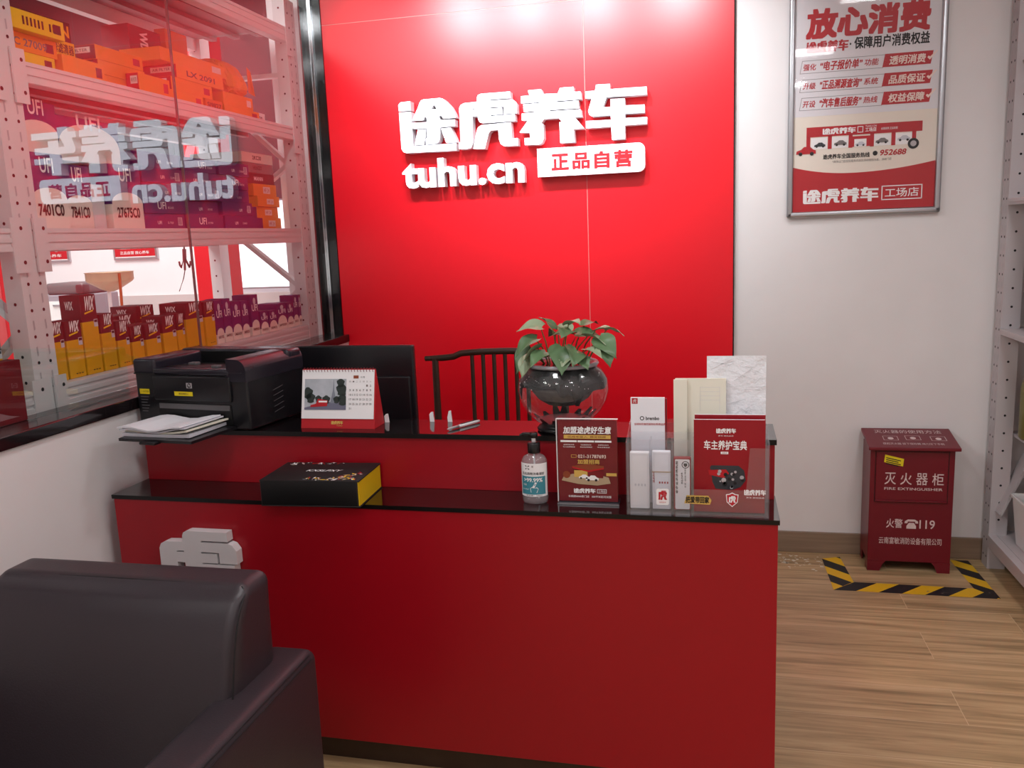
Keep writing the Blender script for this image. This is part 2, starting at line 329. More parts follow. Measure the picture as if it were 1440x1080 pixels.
def tape_mat():
    m = bpy.data.materials.new('hazard_stripes'); m.use_nodes = True; nt = m.node_tree; L = nt.links.new; b = nt.nodes['Principled BSDF']; N = lambda t: nt.nodes.new('ShaderNode'+t)
    tc = N('TexCoord'); sp = N('SeparateXYZ'); L(tc.outputs['UV'], sp.inputs[0])
    ad = N('Math'); ad.operation = 'SUBTRACT'; L(sp.outputs[0], ad.inputs[0]); L(sp.outputs[1], ad.inputs[1])
    fr = N('Math'); fr.operation = 'FRACT'; ml = N('Math'); ml.operation = 'MULTIPLY'; ml.inputs[1].default_value = 1/.175; L(ad.outputs[0], ml.inputs[0]); L(ml.outputs[0], fr.inputs[0])
    gt = N('Math'); gt.operation = 'GREATER_THAN'; gt.inputs[1].default_value = .5; L(fr.outputs[0], gt.inputs[0])
    n = N('TexNoise'); n.inputs['Scale'].default_value = 26; L(tc.outputs['Object'], n.inputs[0]); cr = N('ValToRGB'); cr.color_ramp.elements[0].position = .66; cr.color_ramp.elements[1].position = .78; L(n.outputs['Fac'], cr.inputs[0])
    mx = N('Mix'); mx.data_type = 'RGBA'; mx.inputs[6].default_value = lin('#1f1c20'); mx.inputs[7].default_value = lin('#e9b81c'); L(gt.outputs[0], mx.inputs[0])
    m2 = N('Mix'); m2.data_type = 'RGBA'; L(cr.outputs[0], m2.inputs[0]); L(mx.outputs[2], m2.inputs[6]); m2.inputs[7].default_value = lin('#8d7a66')
    L(m2.outputs[2], b.inputs['Base Color']); b.inputs['Roughness'].default_value = .55; MATS['hazard_stripes'] = m
tape_mat()

# ---------------------------------------------------------------- the setting
S = 'structure'
build('floor', MB().box(-1.76, -6, -.05, 1.8, 0, 0), 'wood_floor', kind=S)
build('floor_workshop', MB().box(-9, -6, -.05, -1.76, 3.2, 0), 'dado', kind=S)
build('ceiling', MB().box(-1.86, -6, 2.85, 1.8, 0, 2.95), 'ceiling', kind=S)
build('ceiling_workshop', MB().box(-9, -6, 4.0, -1.9, 3.2, 4.1), 'dark_ceiling', kind=S)
build('wall_back', MB().box(-1.9, 0, 0, 1.8, .12, 4.1), 'wall_paint', kind=S)
build('wall_right', MB().box(1.7, -6, 0, 1.8, 0, 2.95), 'wall_paint', kind=S)
build('wall_front', MB().box(-9, -6.1, 0, 1.8, -6, 4.1), 'wall_paint', kind=S)
build('wall_left', MB().box(-1.86, -6, 0, -1.75, -.001, 1.012), 'wall_paint', kind=S)
build('wall_workshop_side', MB().box(-2.06, .001, 0, -1.9, 3.2, 4.1), 'pillar_paint', kind=S)
build('wall_workshop_back', MB().box(-9, 3.2, 0, -1.9, 3.3, 1.75), 'pillar_paint', kind=S)
build('wall_workshop_upper', MB().box(-9, 3.2, 1.75, -1.9, 3.3, 4.1), 'dark_ceiling', kind=S)
build('wall_workshop_left', MB().box(-9.1, -6, 0, -9, 3.3, 4.1), 'pillar_paint', kind=S)
build('trim_3', MB().box(-9, 3.17, 0, -2.06, 3.2, 1.08), 'dado', kind=S)
# red cladding of the back wall: two tall boards and a strip of boards above them
p = thing('trim_1', '', '', (-.83, -.012, 0), kind=S); Y0, Y1 = -.024, -.001; g = .0015
for x0, x1, z0, z1 in ((-1.772, -.533-g, 0, 2.51-g), (-.533+g, .111, 0, 2.9), (-1.772, -.533-g, 2.51+g, 2.9)):
    build('cladding_board', MB().box(x0, Y0, z0, x1, Y1, z1), 'red_panel', p)
build('joint_strip', MB().box(-.533-g, -.0228, 0, -.533+g, Y1, 2.85).box(-1.772, -.0228, 2.51-g, -.533-g, Y1, 2.51+g), 'joint_pink', p)
build('cladding_edge', MB().box(.1115, -.026, 0, .1165, Y1, 2.9), 'black_trim', p)
build('trim_2', MB().box(-1.884, -.03, 0, -1.7735, -.0005, 2.9), 'black_trim', kind=S)
build('baseboard_back', MB().box(.117, -.014, 0, 1.7, 0, .0985), 'skirting_wood', kind=S, bevel=.003)
# glass partition to the workshop with its stone sill
wn = thing('window_1', '', '', (-1.83, -2.2, 1.012), kind=S)
build('sill', MB().box(-1.89, -4.6, 1.012, -1.74, -.031, 1.05), 'black_stone', wn, bevel=.004, label='black stone sill')
for y0, y1 in ((-1.168, -.032), (-4.6, -1.172)):
    build('pane', MB().box(-1.835, y0, 1.05, -1.825, y1, 2.849, 0, (1, 1, 1, 0, 1, 1)), ['partition_glass', 'partition_glass_rear'], wn)
build('glazing_joint', MB().box(-1.8345, -1.1718, 1.05, -1.8255, -1.1682, 2.849), 'plastic_gray', wn)
build('edge_channel', MB().box(-1.837, -.0318, 1.05, -1.823, -.0302, 2.9).box(-1.822, -.040, 1.05, -1.816, -.0302, 2.9), 'chrome', wn)
# ---------------------------------------------------------------- shop sign on the red wall
sg = thing('shop_sign', 'large white raised shop sign with four characters and a web address on the red wall', 'sign', (-.83, -.03, 1.73))
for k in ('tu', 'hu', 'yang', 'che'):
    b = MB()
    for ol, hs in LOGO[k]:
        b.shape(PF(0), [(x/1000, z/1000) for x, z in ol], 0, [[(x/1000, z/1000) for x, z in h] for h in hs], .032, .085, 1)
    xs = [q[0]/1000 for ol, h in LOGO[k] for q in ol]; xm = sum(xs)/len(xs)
    build('raised_character', b, ['glowing_white', 'sign_side'], sg)
tv, tf, _ = text_tris('tuhu.cn', .055)
b = MB(); P0 = PF(0)
def solid_text(b, t, u0, v0, u1, v1, w0, w1, bold):
    vs, fs, _ = text_tris(t, bold); q = [(u0+(u1-u0)*x, v0+(v1-v0)*y) for x, y in vs]
    b.add([P0(*p, w1) for p in q], fs); b.add([P0(*p, w0) for p in q], [f[::-1] for f in fs], 1)
    ed = {}
    for f in fs:
        for i in range(len(f)):
            a, c = f[i], f[(i+1) % len(f)]
            ed[(a, c)] = 1
    key = {}
    for a, c in ed:
        ka = (tuple(round(v, 5) for v in vs[a]), tuple(round(v, 5) for v in vs[c])); key[ka] = key.get(ka, 0)+1
    for a, c in ed:
        r = (tuple(round(v, 5) for v in vs[c]), tuple(round(v, 5) for v in vs[a]))
        if r not in key: b.add([P0(*q[a], w0), P0(*q[c], w0), P0(*q[c], w1), P0(*q[a], w1)], [(0, 1, 2, 3)], 1)
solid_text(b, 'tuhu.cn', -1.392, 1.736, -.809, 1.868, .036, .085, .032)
build('raised_web_address', b, ['glowing_white', 'sign_side'], sg)
ol = [(-.747, 1.757), (-.295, 1.757)]
for cx, cy, a0 in ((-.295, 1.785, -90), (-.295, 1.853, 0)):
    for k in range(6): a = R(a0+18*k); ol.append((cx+.028*math.cos(a), cy+.028*math.sin(a)))
ol += [(-.747, 1.881)]
pl = build('raised_plate', MB().shape(PF(0), ol, 0, (), .032, .085, 1), ['glowing_white', 'sign_side'], sg)
build('lettering', MB().text(PF(-.085), '正', -.680, 1.785, -.607, 1.851, bold=.048).text(PF(-.085), '品', -.585, 1.785, -.513, 1.851, bold=.048)
      .text(PF(-.085), '自', -.487, 1.783, -.425, 1.852, bold=.048).text(PF(-.085), '营', -.399, 1.783, -.324, 1.852, bold=.048), 'sign_red', pl, label='red lettering')

# ---------------------------------------------------------------- framed poster on the white wall
po = thing('framed_poster', 'tall aluminium framed poster with red headline characters on the white wall', 'poster', (.645, -.01, 1.527))
X0, X1, Z0, Z1 = .336, .950, 1.529, 2.47
b = MB()
b.rbox(X0, -.03, Z0, X0+.024, -.002, Z1, .008).rbox(X1-.024, -.03, Z0, X1, -.002, Z1, .008).rbox(X0, -.03, Z0, X1, -.002, Z0+.024, .008).rbox(X0, -.03, Z1-.024, X1, -.002, Z1, .008)
build('frame', b, 'alu', po)
PP = PF(-.012)
sh = build('printed_sheet', MB().box(X0+.02, -.012, Z0+.02, X1-.02, -.004, Z1-.02), 'cream', po)
b = MB(); b.rect(PP, X0+.024, 1.95, X1-.024, 2.445, 0, .0004)
build('pale_field', b, 'poster_sky', sh)
b = MB(); ol = [(X0+.024, Z0+.024), (X1-.024, Z0+.024), (X1-.024, 1.752)] + [(.36+.566*t, 1.742-.034*(1-((t-.42)/.58)**2 if t > .42 else 1-((t-.42)/.42)**2)) for t in [1-i/14 for i in range(15)]]
b.shape(PP, ol, 0, (), .0008)
build('red_footer', b, 'print_red', sh)
b = MB(); b.logo(PP, .403, 1.585, .708, 1.645, 0, .0016).frame(PP, .720, 1.588, .880, 1.648, .004, 0, .0016).text(PP, '工场店', .734, 1.600, .866, 1.636, 0, .0016, .01)
build('lettering', b, 'print_white', sh)
hl = build('headline', MB().text(PP, '放心消费', .407, 2.266, .879, 2.376, 0, .0012, .055, .05), 'print_red', sh)
build('brand_lettering', MB().logo(PP, .404, 2.206, .570, 2.252, 0, .0012, .08), 'print_red', sh)
build('subtitle', MB().text(PP, '· 保障用户消费权益', .578, 2.210, .884, 2.256, 0, .0012, .03), 'ink', sh)
for v, a, bq, c, t in ((2.134, '强化', '“电子报价单”', '功能', '透明消费'), (2.058, '升级', '“正品溯源查询”', '系统', '品质保证'), (1.984, '开设', '“汽车售后服务”', '热线', '权益保障')):
    rw_ = build('row_outline', MB().frame(PP, .381, v-.008, .710, v+.044, .0016, 0, .0009, .18), 'ink_gray', sh)
    build('row_lettering', MB().text(PP, a, .394, v+.004, .444, v+.030, 0, .0012, .02, .15).text(PP, bq, .460, v, .625, v+.036, 0, .0012, .035, .15).text(PP, c, .636, v+.006, .690, v+.032, 0, .0012, .02, .15), 'print_red', sh)
    build('row_tag', MB().rect(PP, .707, v-.006, .892, v+.046, 0, .0010, .18), 'print_red', sh)
    build('tag_lettering', MB().text(PP, t, .733, v+.002, .870, v+.036, 0, .0018, .03, .12), 'peach', sh)
    build('tick_mark', MB().shape(PP, [(.878, v+.020), (.888, v+.010), (.918, v+.044), (.912, v+.046), (.889, v+.022), (.883, v+.026)], 0, (), .002), 'peach', sh)
build('hotline_number', MB().text(PP, '952688', .706, 1.772, .810, 1.797, 0, .0012, .03, .2), 'print_red', sh)
build('hotline_lettering', MB().text(PP, '途虎养车全国服务热线', .482, 1.770, .668, 1.790, 0, .0012, .03), 'ink', sh)
build('telephone_mark', MB().disc(PP, .690, 1.784, .010, 0, .0012), 'ink', sh)
build('small_print', MB().text(PP, '*具体以门店实际服务内容及活动规则为准，详询门店', .52, 1.752, .755, 1.763, 0, .0012, 0), 'ink_gray', sh)
# the printed shop front
b = MB(); b.rect(PP, .413, 1.864, .871, 1.905, 0, .001)
for u in (.413, .500, .583, .668, .752, .832): b.rect(PP, u, 1.812, u+.016, 1.866, 0, .001)
b.rect(PP, .592, 1.815, .668, 1.858, 0, .0012)
build('shop_front_red', b, 'print_red', sh)
for u in (.432, .516, .684, .768): build('printed_bay', MB().rect(PP, u, 1.814, u+.066, 1.860, 0, .0008), 'print_white', sh)
build('printed_bay', MB().rect(PP, .606, 1.815, .654, 1.846, 0, .0016), 'print_white', sh)
b = MB(); b.logo(PP, .478, 1.872, .610, 1.897, 0, .0016).text(PP, '工场店', .648, 1.874, .692, 1.890, 0, .0016, .02).text(PP, 'TUHU.CN', .648, 1.892, .692, 1.900, 0, .0016, 0).text(PP, '全国连锁 正品自营', .71, 1.878, .775, 1.888, 0, .0016, 0).frame(PP, .617, 1.872, .640, 1.898, .003, 0, .0016)
build('shop_front_lettering', b, 'print_white', sh)
b = MB()
def tiny_car(b, P, u, v, w, m, m2, W=.002):
    b.shape(P, [(u, v+.12*w), (u+.02*w, v+.28*w), (u+.25*w, v+.36*w), (u+.4*w, v+.5*w), (u+.7*w, v+.5*w), (u+.88*w, v+.34*w), (u+w, v+.3*w), (u+w, v+.12*w)], m, (), W)
    for q in (.22, .8): b.disc(P, u+q*w, v+.13*w, .1*w, m2, W+.0003)
for u, v, w_, m_ in ((.372, 1.786, .08, 'print_red'), (.525, 1.82, .05, 'ink_gray'), (.690, 1.82, .05, 'ink_gray'), (.775, 1.825, .05, 'paper_shade'), (.445, 1.818, .045, 'glass_dark'), (.610, 1.815, .04, 'paper_shade')):
    b = MB(); tiny_car(b, PP, u, v, w_, 0, 1); build('printed_car', b, [m_, 'ink'], sh)
build('printed_tyre', MB().disc(PP, .838, 1.815, .022, 0, .002, 16).disc(PP, .838, 1.815, .012, 1, .0024, 12), ['ink', 'steel_gray'], sh)
build('cover_film', MB().box(X0+.022, -.0165, Z0+.022, X1-.022, -.0155, Z1-.022), 'poster_film', po)

# ---------------------------------------------------------------- fire cabinet and floor tape
fc = thing('fire_cabinet', 'dark red metal fire extinguisher cabinet with sloping lid against the white wall', 'cabinet', (.845, -.10, 0))
b = MB(); YF = -.195
b.box(.680, YF, .045, 1.012, -.016, .548)
for x in (.680, .962):
    s = 1 if x < .8 else -1; xo = .680 if s > 0 else 1.012
    b.shape(PF(YF), [(xo, 0), (xo+s*.05, 0), (xo+s*.062, .03), (xo+s*.075, .046), (xo, .046)][::s], 0, (), -.004, .0015)
for x in (.680, 1.007): b.box(x, YF, 0, x+.005, YF+.05, .046); b.box(x, -.06, 0, x+.005, -.016, .046)
body = build('body', b, 'cabinet_red', fc, bevel=.002)
b = MB(); M = [(.668, -.222, .545), (1.028, -.222, .545), (1.028, -.016, .583), (.668, -.016, .583)]
b.add(M+[(x, y, z+.014) for x, y, z in M], [(3, 2, 1, 0), (4, 5, 6, 7), (0, 1, 5, 4), (1, 2, 6, 5), (2, 3, 7, 6), (3, 0, 4, 7)])
lid = build('lid', b, 'cabinet_red', fc, bevel=.003)
PLid = lambda u, v, w: (u, -.222+v*.983, .559+v*.181+w)
build('lid_title', MB().text(PLid, '灭火器的使用方法', .715, .150, .985, .185, 0, .001, 0), 'faded_white', lid, label='faded white lettering')
for u, v in ((.74, .075), (.83, .08), (.93, .075)): build('instruction_picture', MB().frame(PLid, u, v, u+.06, v+.045, .002, 0, .001).disc(PLid, u+.03, v+.02, .012, 0, .001), 'faded_white', lid)
build('instruction_lettering', MB().text(PLid, '提起灭火器 拔下保险销 用力压下手柄', .73, .03, .97, .05, 0, .001, 0), 'faded_white', lid)
dr = build('door', MB().box(.703, YF-.004, .318, .986, YF-.0005, .536).box(.703, YF-.010, .316, .986, YF-.0005, .322), 'cabinet_red', fc, bevel=.001)
build('door_gap', MB().frame(PF(YF), .6985, .3115, .9905, .5415, .0035, 0, .0008), 'cabinet_dark', fc)
PD = PF(YF-.004); PB = PF(YF)
for i, t in enumerate('灭火器柜'): build('white_character', MB().text(PD, t, .738+i*.0625, .392, .783+i*.0625, .444, 0, .001, .005), 'faded_white', dr)
build('english_lettering', MB().text(PD, 'FIRE EXTINGUISHER', .738, .368, .968, .3795, 0, .001, .01), 'faded_white', dr)
build('alarm_lettering', MB().text(PB, '火警', .752, .198, .817, .238, 0, .001, .01), 'faded_white', body)
build('alarm_number', MB().text(PB, '119', .884, .197, .945, .236, 0, .001, .01), 'faded_white', body)
build('maker_lettering', MB().text(PB, '云南富敏消防设备有限公司', .724, .125, .974, .155, 0, .001, .005), 'faded_white', body)
b = MB(); b.shape(PB, [(.833, .196), (.871, .196), (.871, .208), (.862, .222), (.842, .222), (.833, .208)], 0, (), .001)
b.shape(PB, [(.825, .220), (.826, .229), (.838, .237), (.866, .237), (.878, .229), (.879, .220), (.868, .220), (.866, .228), (.838, .228), (.836, .220)], 0, (), .001)
build('telephone_mark', b, 'faded_white', body)
st = MB(); st.shape(PD, [(.733, .490), (.809, .472), (.812, .505), (.737, .523)], 0, (), .0012)
for k in range(4):
    v = .512-k*.0085; st.rect(lambda u, q, w: PD(u, q-(u-.74)*.23, w), .741, v-.004, .800-.01*(k % 2), v, 1, .0018)
build('sticker', st, ['yellow_sticker', 'ink'], dr, label='yellow sticker')
def tape(corners, label):
    """corners: outer start, outer end, inner end, inner start (on the floor)"""
    b = MB(); b.add([(x, y, .0012) for x, y in corners], [(0, 1, 2, 3)]); o = build('hazard_tape', b, 'hazard_stripes', label=label, cat='floor tape', group='striped tape around the fire cabinet')
    uv = o.data.uv_layers.new(name='UVMap'); a, c = Vector(corners[0]), Vector(corners[1]); t = (c-a).normalized(); n = Vector((-t.y, t.x))
    for l in o.data.loops:
        q = Vector(corners[l.vertex_index])-a; uv.data[l.index].uv = (q.dot(t), q.dot(n))
tape([(.507, -.085), (.511, -.433), (.603, -.338), (.588, -.055)], 'yellow and black striped floor tape left of the red cabinet')
tape([(.511, -.433), (1.139, -.440), (1.066, -.346), (.603, -.339)], 'yellow and black striped floor tape in front of the red cabinet')
tape([(1.139, -.440), (1.128, -.034), (1.054, -.034), (1.066, -.346)], 'yellow and black striped floor tape between red cabinet and white rack')

rs = random.Random(9); b = MB()
for k in range(110):
    t = rs.random(); x = .20+.32*t+rs.gauss(0, .02); y = -.06-.10*t+rs.gauss(0, .045); a = rs.uniform(0, 6.28); l = abs(rs.gauss(0, .007))+.002
    if y > -.02 or x < .18: continue
    b.shape(PZ(0), [(x+l*math.cos(a+q)*rs.uniform(.5, 1), y+l*.7*math.sin(a+q)*rs.uniform(.5, 1)) for q in (0, 1.2, 2.5, 3.8, 5.1)], 0, (), .0006)
build('plaster_flakes', b, 'paper_warm', label='pale plaster flakes scattered on the floor by the skirting left of the tape', cat='dust', kind='stuff')
# ---------------------------------------------------------------- reception desk
DR = Matrix.Translation((0, -1.911, 0)) @ Matrix.Rotation(-.0139, 4, 'Z')
dk = thing('reception_desk', 'red reception desk with two black stepped counter tops', 'desk', (0, -1.911, 0), -.0139)
D = lambda: MB()
build('lower_body', D().box(-1.7, .012, .086, .165, .20, .786), 'red_desk', dk, local=True)
build('front_panel', D().box(-1.702, .004, .0855, .167, .0119, .786), 'red_desk', dk, local=True, bevel=.001)
build('upper_body', D().box(-1.7, .165, .798, .167, .335, .946), 'red_desk', dk, local=True, bevel=.001)
build('plinth', D().box(-1.69, .045, 0, .155, .19, .0858), 'wood_dark', dk, local=True)
EDG = (1, 0, 1, 1, 1, 1)
build('lower_counter', D().box(-1.706, 0, .786, .171, .20, .798, 0, EDG), ['black_glass', 'black_edge'], dk, local=True, label='lower black counter top')
build('upper_counter', D().box(-1.706, .156, .946, .171, .342, .960, 0, EDG), ['black_glass', 'black_edge'], dk, local=True, label='upper black counter top')
build('worktop', D().box(-1.70, .336, .735, .167, .90, .76), 'black_glass', dk, local=True)
for x in (-1.7, .145): build('side_panel', D().box(x, .20, 0, x+.022, .88, .735), 'red_desk', dk, local=True)
b = MB(); q = [p for ol, h in LOGO['hu'] for p in ol]; hx0, hx1, hz0, hz1 = -1112, -833, 1896, 2137
f = lambda p: (-1.553+.258*(p[0]-hx0)/(hx1-hx0), .472+.236*(p[1]-hz0)/(hz1-hz0))
for ol, hs in LOGO['hu']: b.shape(PF(0), [f(p) for p in ol], 0, [[f(p) for p in h] for h in hs], .001, .030)
b.M = Matrix.Translation((0, .003, 0)); b2 = MB()
b2.v = [Matrix.Translation((-.0, .003, 0)) @ v for v in b.v]; b2.f = b.f; b2.m = b.m; b2.sm = b.sm
build('raised_character', b2, 'steel_white', dk, local=True, label='white raised character')

# ---------------------------------------------------------------- armchair
ac = thing('armchair', 'dark brown leather armchair with thick square arms in front of the red desk', 'armchair', (-1.24, -2.72, 0))
def lean(z): t = max(0, .797-z); return .04*(1-math.exp(-t/.03))+.26*t
b = MB().rbox(-1.556, -2.476, .16, -.932, -2.362, .806, .028, k=4, n=14, bulge=(0, .012, .0))
b.v = [Vector((v.x, v.y-lean(v.z)*max(0, min(1, (-2.362-v.y)/.114)), v.z)) for v in b.v]
bk = build('backrest', b, 'leather', ac)
s = MB()
s.tube([(-1.535, -2.459, .8005), (-1.24, -2.459, .8025), (-.952, -2.459, .8005)], .0022)
s.tube([(-.950, -2.459, .8005), (-.9385, -2.466, .789)]+[(-.9325, -2.468-lean(z), z) for z in (.775, .76, .74, .71, .68, .64, .58, .50, .44)], .0020)
build('seam', s, 'stitch', bk)
for x0, x1, sx in ((-1.675, -1.553, -1), (-.988, -.865, 1)):
    a = build('arm', MB().rbox(x0, -3.25, .07, x1, -2.31, .598, .026, k=4, n=4, bulge=(.0, 0, .006)), 'leather', ac)
    xe = x1-.006 if sx > 0 else x0+.006
    s = MB()
    for dz, dx in ((.592, 0), (.584, sx*.0052)): s.tube([(xe+dx, -3.23, dz), (xe+dx, -2.78, dz+.002), (xe+dx, -2.345, dz-.001)], .0015)
    build('seam', s, 'stitch', a)
build('seat', MB().rbox(-1.551, -3.2, .16, -.99, -2.66, .29, .03, k=4, n=6, bulge=(0, 0, .02)), 'leather', ac)
build('base', MB().rbox(-1.62, -3.2, .05, -.92, -2.36, .159, .01), 'leather', ac)
for x in (-1.62, -.94):
    for y in (-3.16, -2.38): build('foot', MB().lathe([(.02, 0), (.025, .07)], 12, c=(x+.01, y, 0)), 'chrome', ac)
# ---------------------------------------------------------------- printer and its papers
T = (-1.312, -1.752, .960)
pr = thing('laser_printer', 'black laser printer with open paper tray on the upper counter', 'printer', T, R(-8)); LM = TM[pr.name]
def L(): return MB()
b = L(); b.rbox(-.42, .0, .004, 0, .28, .172, .008, k=3)
body = build('body', b, 'plastic_black', pr, local=True)
b = L(); b.rbox(-.422, -.004, .165, -.335, .28, .213, .010).rbox(-.422, .205, .165, 0, .282, .217, .012).rbox(-.345, -.006, .165, -.055, .035, .186, .008)
arc = [(.002-.034+.034*math.cos(R(a_)), .216-.034+.034*math.sin(R(a_))) for a_ in range(0, 91, 10)]
b.shape(PF(0), [(-.066, .150), (.002, .150)]+arc+[(-.066, .217)], 0, (), -.282, .005)
build('top_cover', b, 'plastic_satin', pr, local=True)
b = L(); b.add([(-.335, .03, .186), (-.066, .03, .186), (-.066, .205, .173), (-.335, .205, .173)], [(0, 1, 2, 3)]).box(-.335, .204, .17, -.066, .206, .21).rbox(-.15, .03, .183, -.125, .05, .192, .003, 1).rbox(-.30, .10, .178, -.27, .125, .188, .003, 1)
build('output_bay', b, ['plastic_dark', 'plastic_gray'], pr, local=True)
P = PF(-.010)
dr = build('front_door', L().rbox(-.343, -.010, .088, -.056, .002, .164, .005), 'plastic_black', pr, local=True)
b = L(); b.rect(P, -.214, .128, -.193, .144, 0, .0008)
b2 = L(); b2.disc(P, -.2035, .136, .0072, 0, .0012, 16)
build('maker_badge', b, 'steel_gray', dr, local=True)
bd = build('badge_disc', b2, 'plastic_dark', dr, local=True)
build('badge_lettering', L().text(P, 'hp', -.2078, .1315, -.1992, .1415, 0, .0016, .0, .18), 'print_white', dr, local=True)
b = L().rect(P, -.262, .104, -.193, .117, 0, .0008).text(P, '8008851', -.245, .1075, -.21, .1135, 1, .0012, 0)
build('yellow_label', b, ['yellow_sticker', 'ink'], dr, local=True, label='yellow label strip')
b = L(); b.rect(PF(0), -.405, .104, -.367, .120, 0, .0012); b.text(PF(0), '⚠ CAUTION', -.402, .108, -.370, .116, 1, .0016, 0)
for k in range(6): b.rect(PF(0), -.403, .094-k*.009, -.372-(k % 3)*.004, .097-k*.009, 2, .0012)
build('warning_label', b, ['yellow_sticker', 'ink', 'plastic_gray'], pr, local=True, label='yellow and grey warning label')
b = L(); b.box(-.335, -.002, .008, -.062, .03, .076).box(-.42, -.003, .166, -.336, 0, .170)
build('paper_slot', b, 'plastic_dark', pr, local=True)
build('slot_bar', L().box(-.33, -.005, .062, -.066, -.0025, .078), 'plastic_gray', pr, local=True)
b = L(); b.shape(PZ(0), [(-.33, -.003), (-.30, -.205), (-.05, -.195), (-.05, -.003)][::1], 0, (), .008, .016)
b.rbox(-.215, -.218, .004, -.16, -.19, .012, .003)
build('paper_tray', b, 'plastic_black', pr, local=True)
b = L()
for k in range(5): b.shape(PX(.002), [(.115, .036+k*.017), (.165, .044+k*.017), (.165, .046+k*.017), (.115, .038+k*.017)], 0, (), .0006)
build('vent', b, 'plastic_gray', pr, local=True)
build('model_lettering', L().text(PF(-.006), 'LaserJet Professional P1108', -.062, .1745, -.012, .1785, 0, -.001, 0), 'plastic_gray', pr, local=True)
ps = thing('paper_stack', 'stack of white printed paper lying in the printer tray', 'paper', LM @ Vector((-.19, -.07, .016)), R(-8)); PM = TM[ps.name]
for k, (rz, dx, dy, z, mt) in enumerate(((3, 0, .0, .0005, 'paper_shade'), (-2, .006, .004, .010, 'paper_warm'), (1.5, -.006, -.004, .016, 'paper_shade'), (-1, -.012, -.008, .021, 'paper'))):
    b = MB(); n = 8; Mx = Matrix.Rotation(R(rz), 4, 'Z'); t = (.009, .005, .004, .004)[k]
    vs = []; fs = []
    for j in range(2):
        for i in range(n+1):
            u = i/n; x = -.125+.232*u+dx
            c = (.010*max(0, (u-.55)/.45)**2+.004*math.sin(u*9)*(k > 1))
            for y in (-.105, .065): vs.append(Mx @ Vector((x, y+dy, z+j*t+c*(1 if k else .2))))
    m = 2*(n+1)
    for i in range(n):
        a = 2*i; fs += [(m+a, m+a+2, m+a+3, m+a+1), (a, a+1, a+3, a+2), (a, a+2, m+a+2, m+a), (a+1, m+a+1, m+a+3, a+3)]
    fs += [(0, m, m+1, 1), (2*n, 2*n+1, m+2*n+1, m+2*n)]
    b.add(vs, fs); build('sheet_bundle', b, mt, ps, local=True)

# ---------------------------------------------------------------- monitor seen from behind
mo = thing('monitor', 'wide black computer monitor seen from behind on the desk', 'monitor', (-1.2, -1.30, .76), R(-1)); 
b = MB(); b.rbox(-.295, -.052, .095, .264, -.028, .402, .006)
sc = build('back_shell', b, 'plastic_black', mo, local=True)
build('lower_housing', MB().rbox(-.28, -.060, .10, .25, -.045, .30, .005), 'plastic_black', mo, local=True)
build('screen', MB().box(-.285, -.0285, .105, .254, -.0268, .392), 'plastic_dark', mo, local=True)
build('neck', MB().rbox(-.04, -.045, .01, .04, -.02, .20, .008), 'plastic_black', mo, local=True)
build('foot', MB().rbox(-.12, -.10, 0, .12, .08, .014, .006), 'plastic_black', mo, local=True)

# ---------------------------------------------------------------- desk calendar
ca = thing('desk_calendar', 'white tent desk calendar with red base and street photograph on the upper counter', 'calendar', (-1.065, -1.65, .96)); 
lx, rx, yf, yb, yt, h = -1.1815, -.9485, -1.693, -1.612, -1.652, .172
b = MB(); t = .0022
b.add([(lx, yf, .9602), (rx, yf, .9602), (rx, yt, .96+h), (lx, yt, .96+h), (lx, yb, .9602), (rx, yb, .9602)], [(0, 1, 2, 3), (1, 5, 2), (4, 3, 2, 5), (0, 3, 4), (0, 4, 5, 1)])
st = build('stand', b, 'print_red', ca)
Ln = math.hypot(h, yt-yf); vy, vz = (yt-yf)/Ln, h/Ln
PCal = lambda u, v, w: (u, yf+v*vy-w*vz, .96+v*vz+w*vy)
pg = build('page', MB().shape(PCal, [(lx+.001, .029), (rx-.003, .029), (rx-.003, Ln-.003), (lx+.001, Ln-.003)], 0, (), .0006, .003), 'white_card', ca)
b = MB(); w0 = .0036
u0, u1, v0, v1 = lx+.010, lx+.143, .055, .147
b.rect(PCal, u0, v0, u1, v1, 0, w0)
b.shape(PCal, [(u0, v0), (u1, v0), (u1, v0+.02), (u0+.07, v0+.024), (u0, v0+.006)], 1, (), w0+.0003)
for (cx, cy, rr) in ((u0+.01, v0+.05, .016), (u0+.02, v0+.035, .014), (u0+.045, v0+.032, .010), (u0+.07, v0+.03, .012), (u1-.014, v0+.06, .017), (u1-.01, v0+.03, .016), (u1-.018, v0+.08, .012), (u1-.03, v0+.03, .010)):
    b.shape(PCal, [(max(u0, min(u1, cx+rr*(1+.25*math.sin(5*a))*math.cos(a))), min(v1, cy+rr*math.sin(a)*1.1)) for a in [k*2*math.pi/14 for k in range(14)]], 2, (), w0+.0005)
b.shape(PCal, [(u0+.083, v0+.02), (u0+.103, v0+.02), (u0+.095, v0+.06), (u0+.0935, v0+.09), (u0+.0925, v0+.09), (u0+.091, v0+.06)], 3, (), w0+.0004)
b.shape(PCal, [(u0+.02, v0+.008), (u0+.073, v0+.011), (u0+.075, v0+.028), (u0+.044, v0+.033), (u0+.037, v0+.018), (u0+.02, v0+.014)], 4, (), w0+.0008)
b.rect(PCal, u0+.046, v0+.022, u0+.073, v0+.027, 5, w0+.001)
build('photograph', b, ['sky_gray', 'road', 'tree_dark', 'tower', 'print_red', 'print_white'], pg)
b = MB(); d = 1
for r_ in range(6):
    for c_ in range(7):
        if (r_ == 0 and c_ < 5) or d > 31: continue
        b.text(PCal, str(d), lx+.152+c_*.0107, .124-r_*.0135, lx+.157+c_*.0107+(.002 if d > 9 else 0), .130-r_*.0135, 0, w0, .01); d += 1
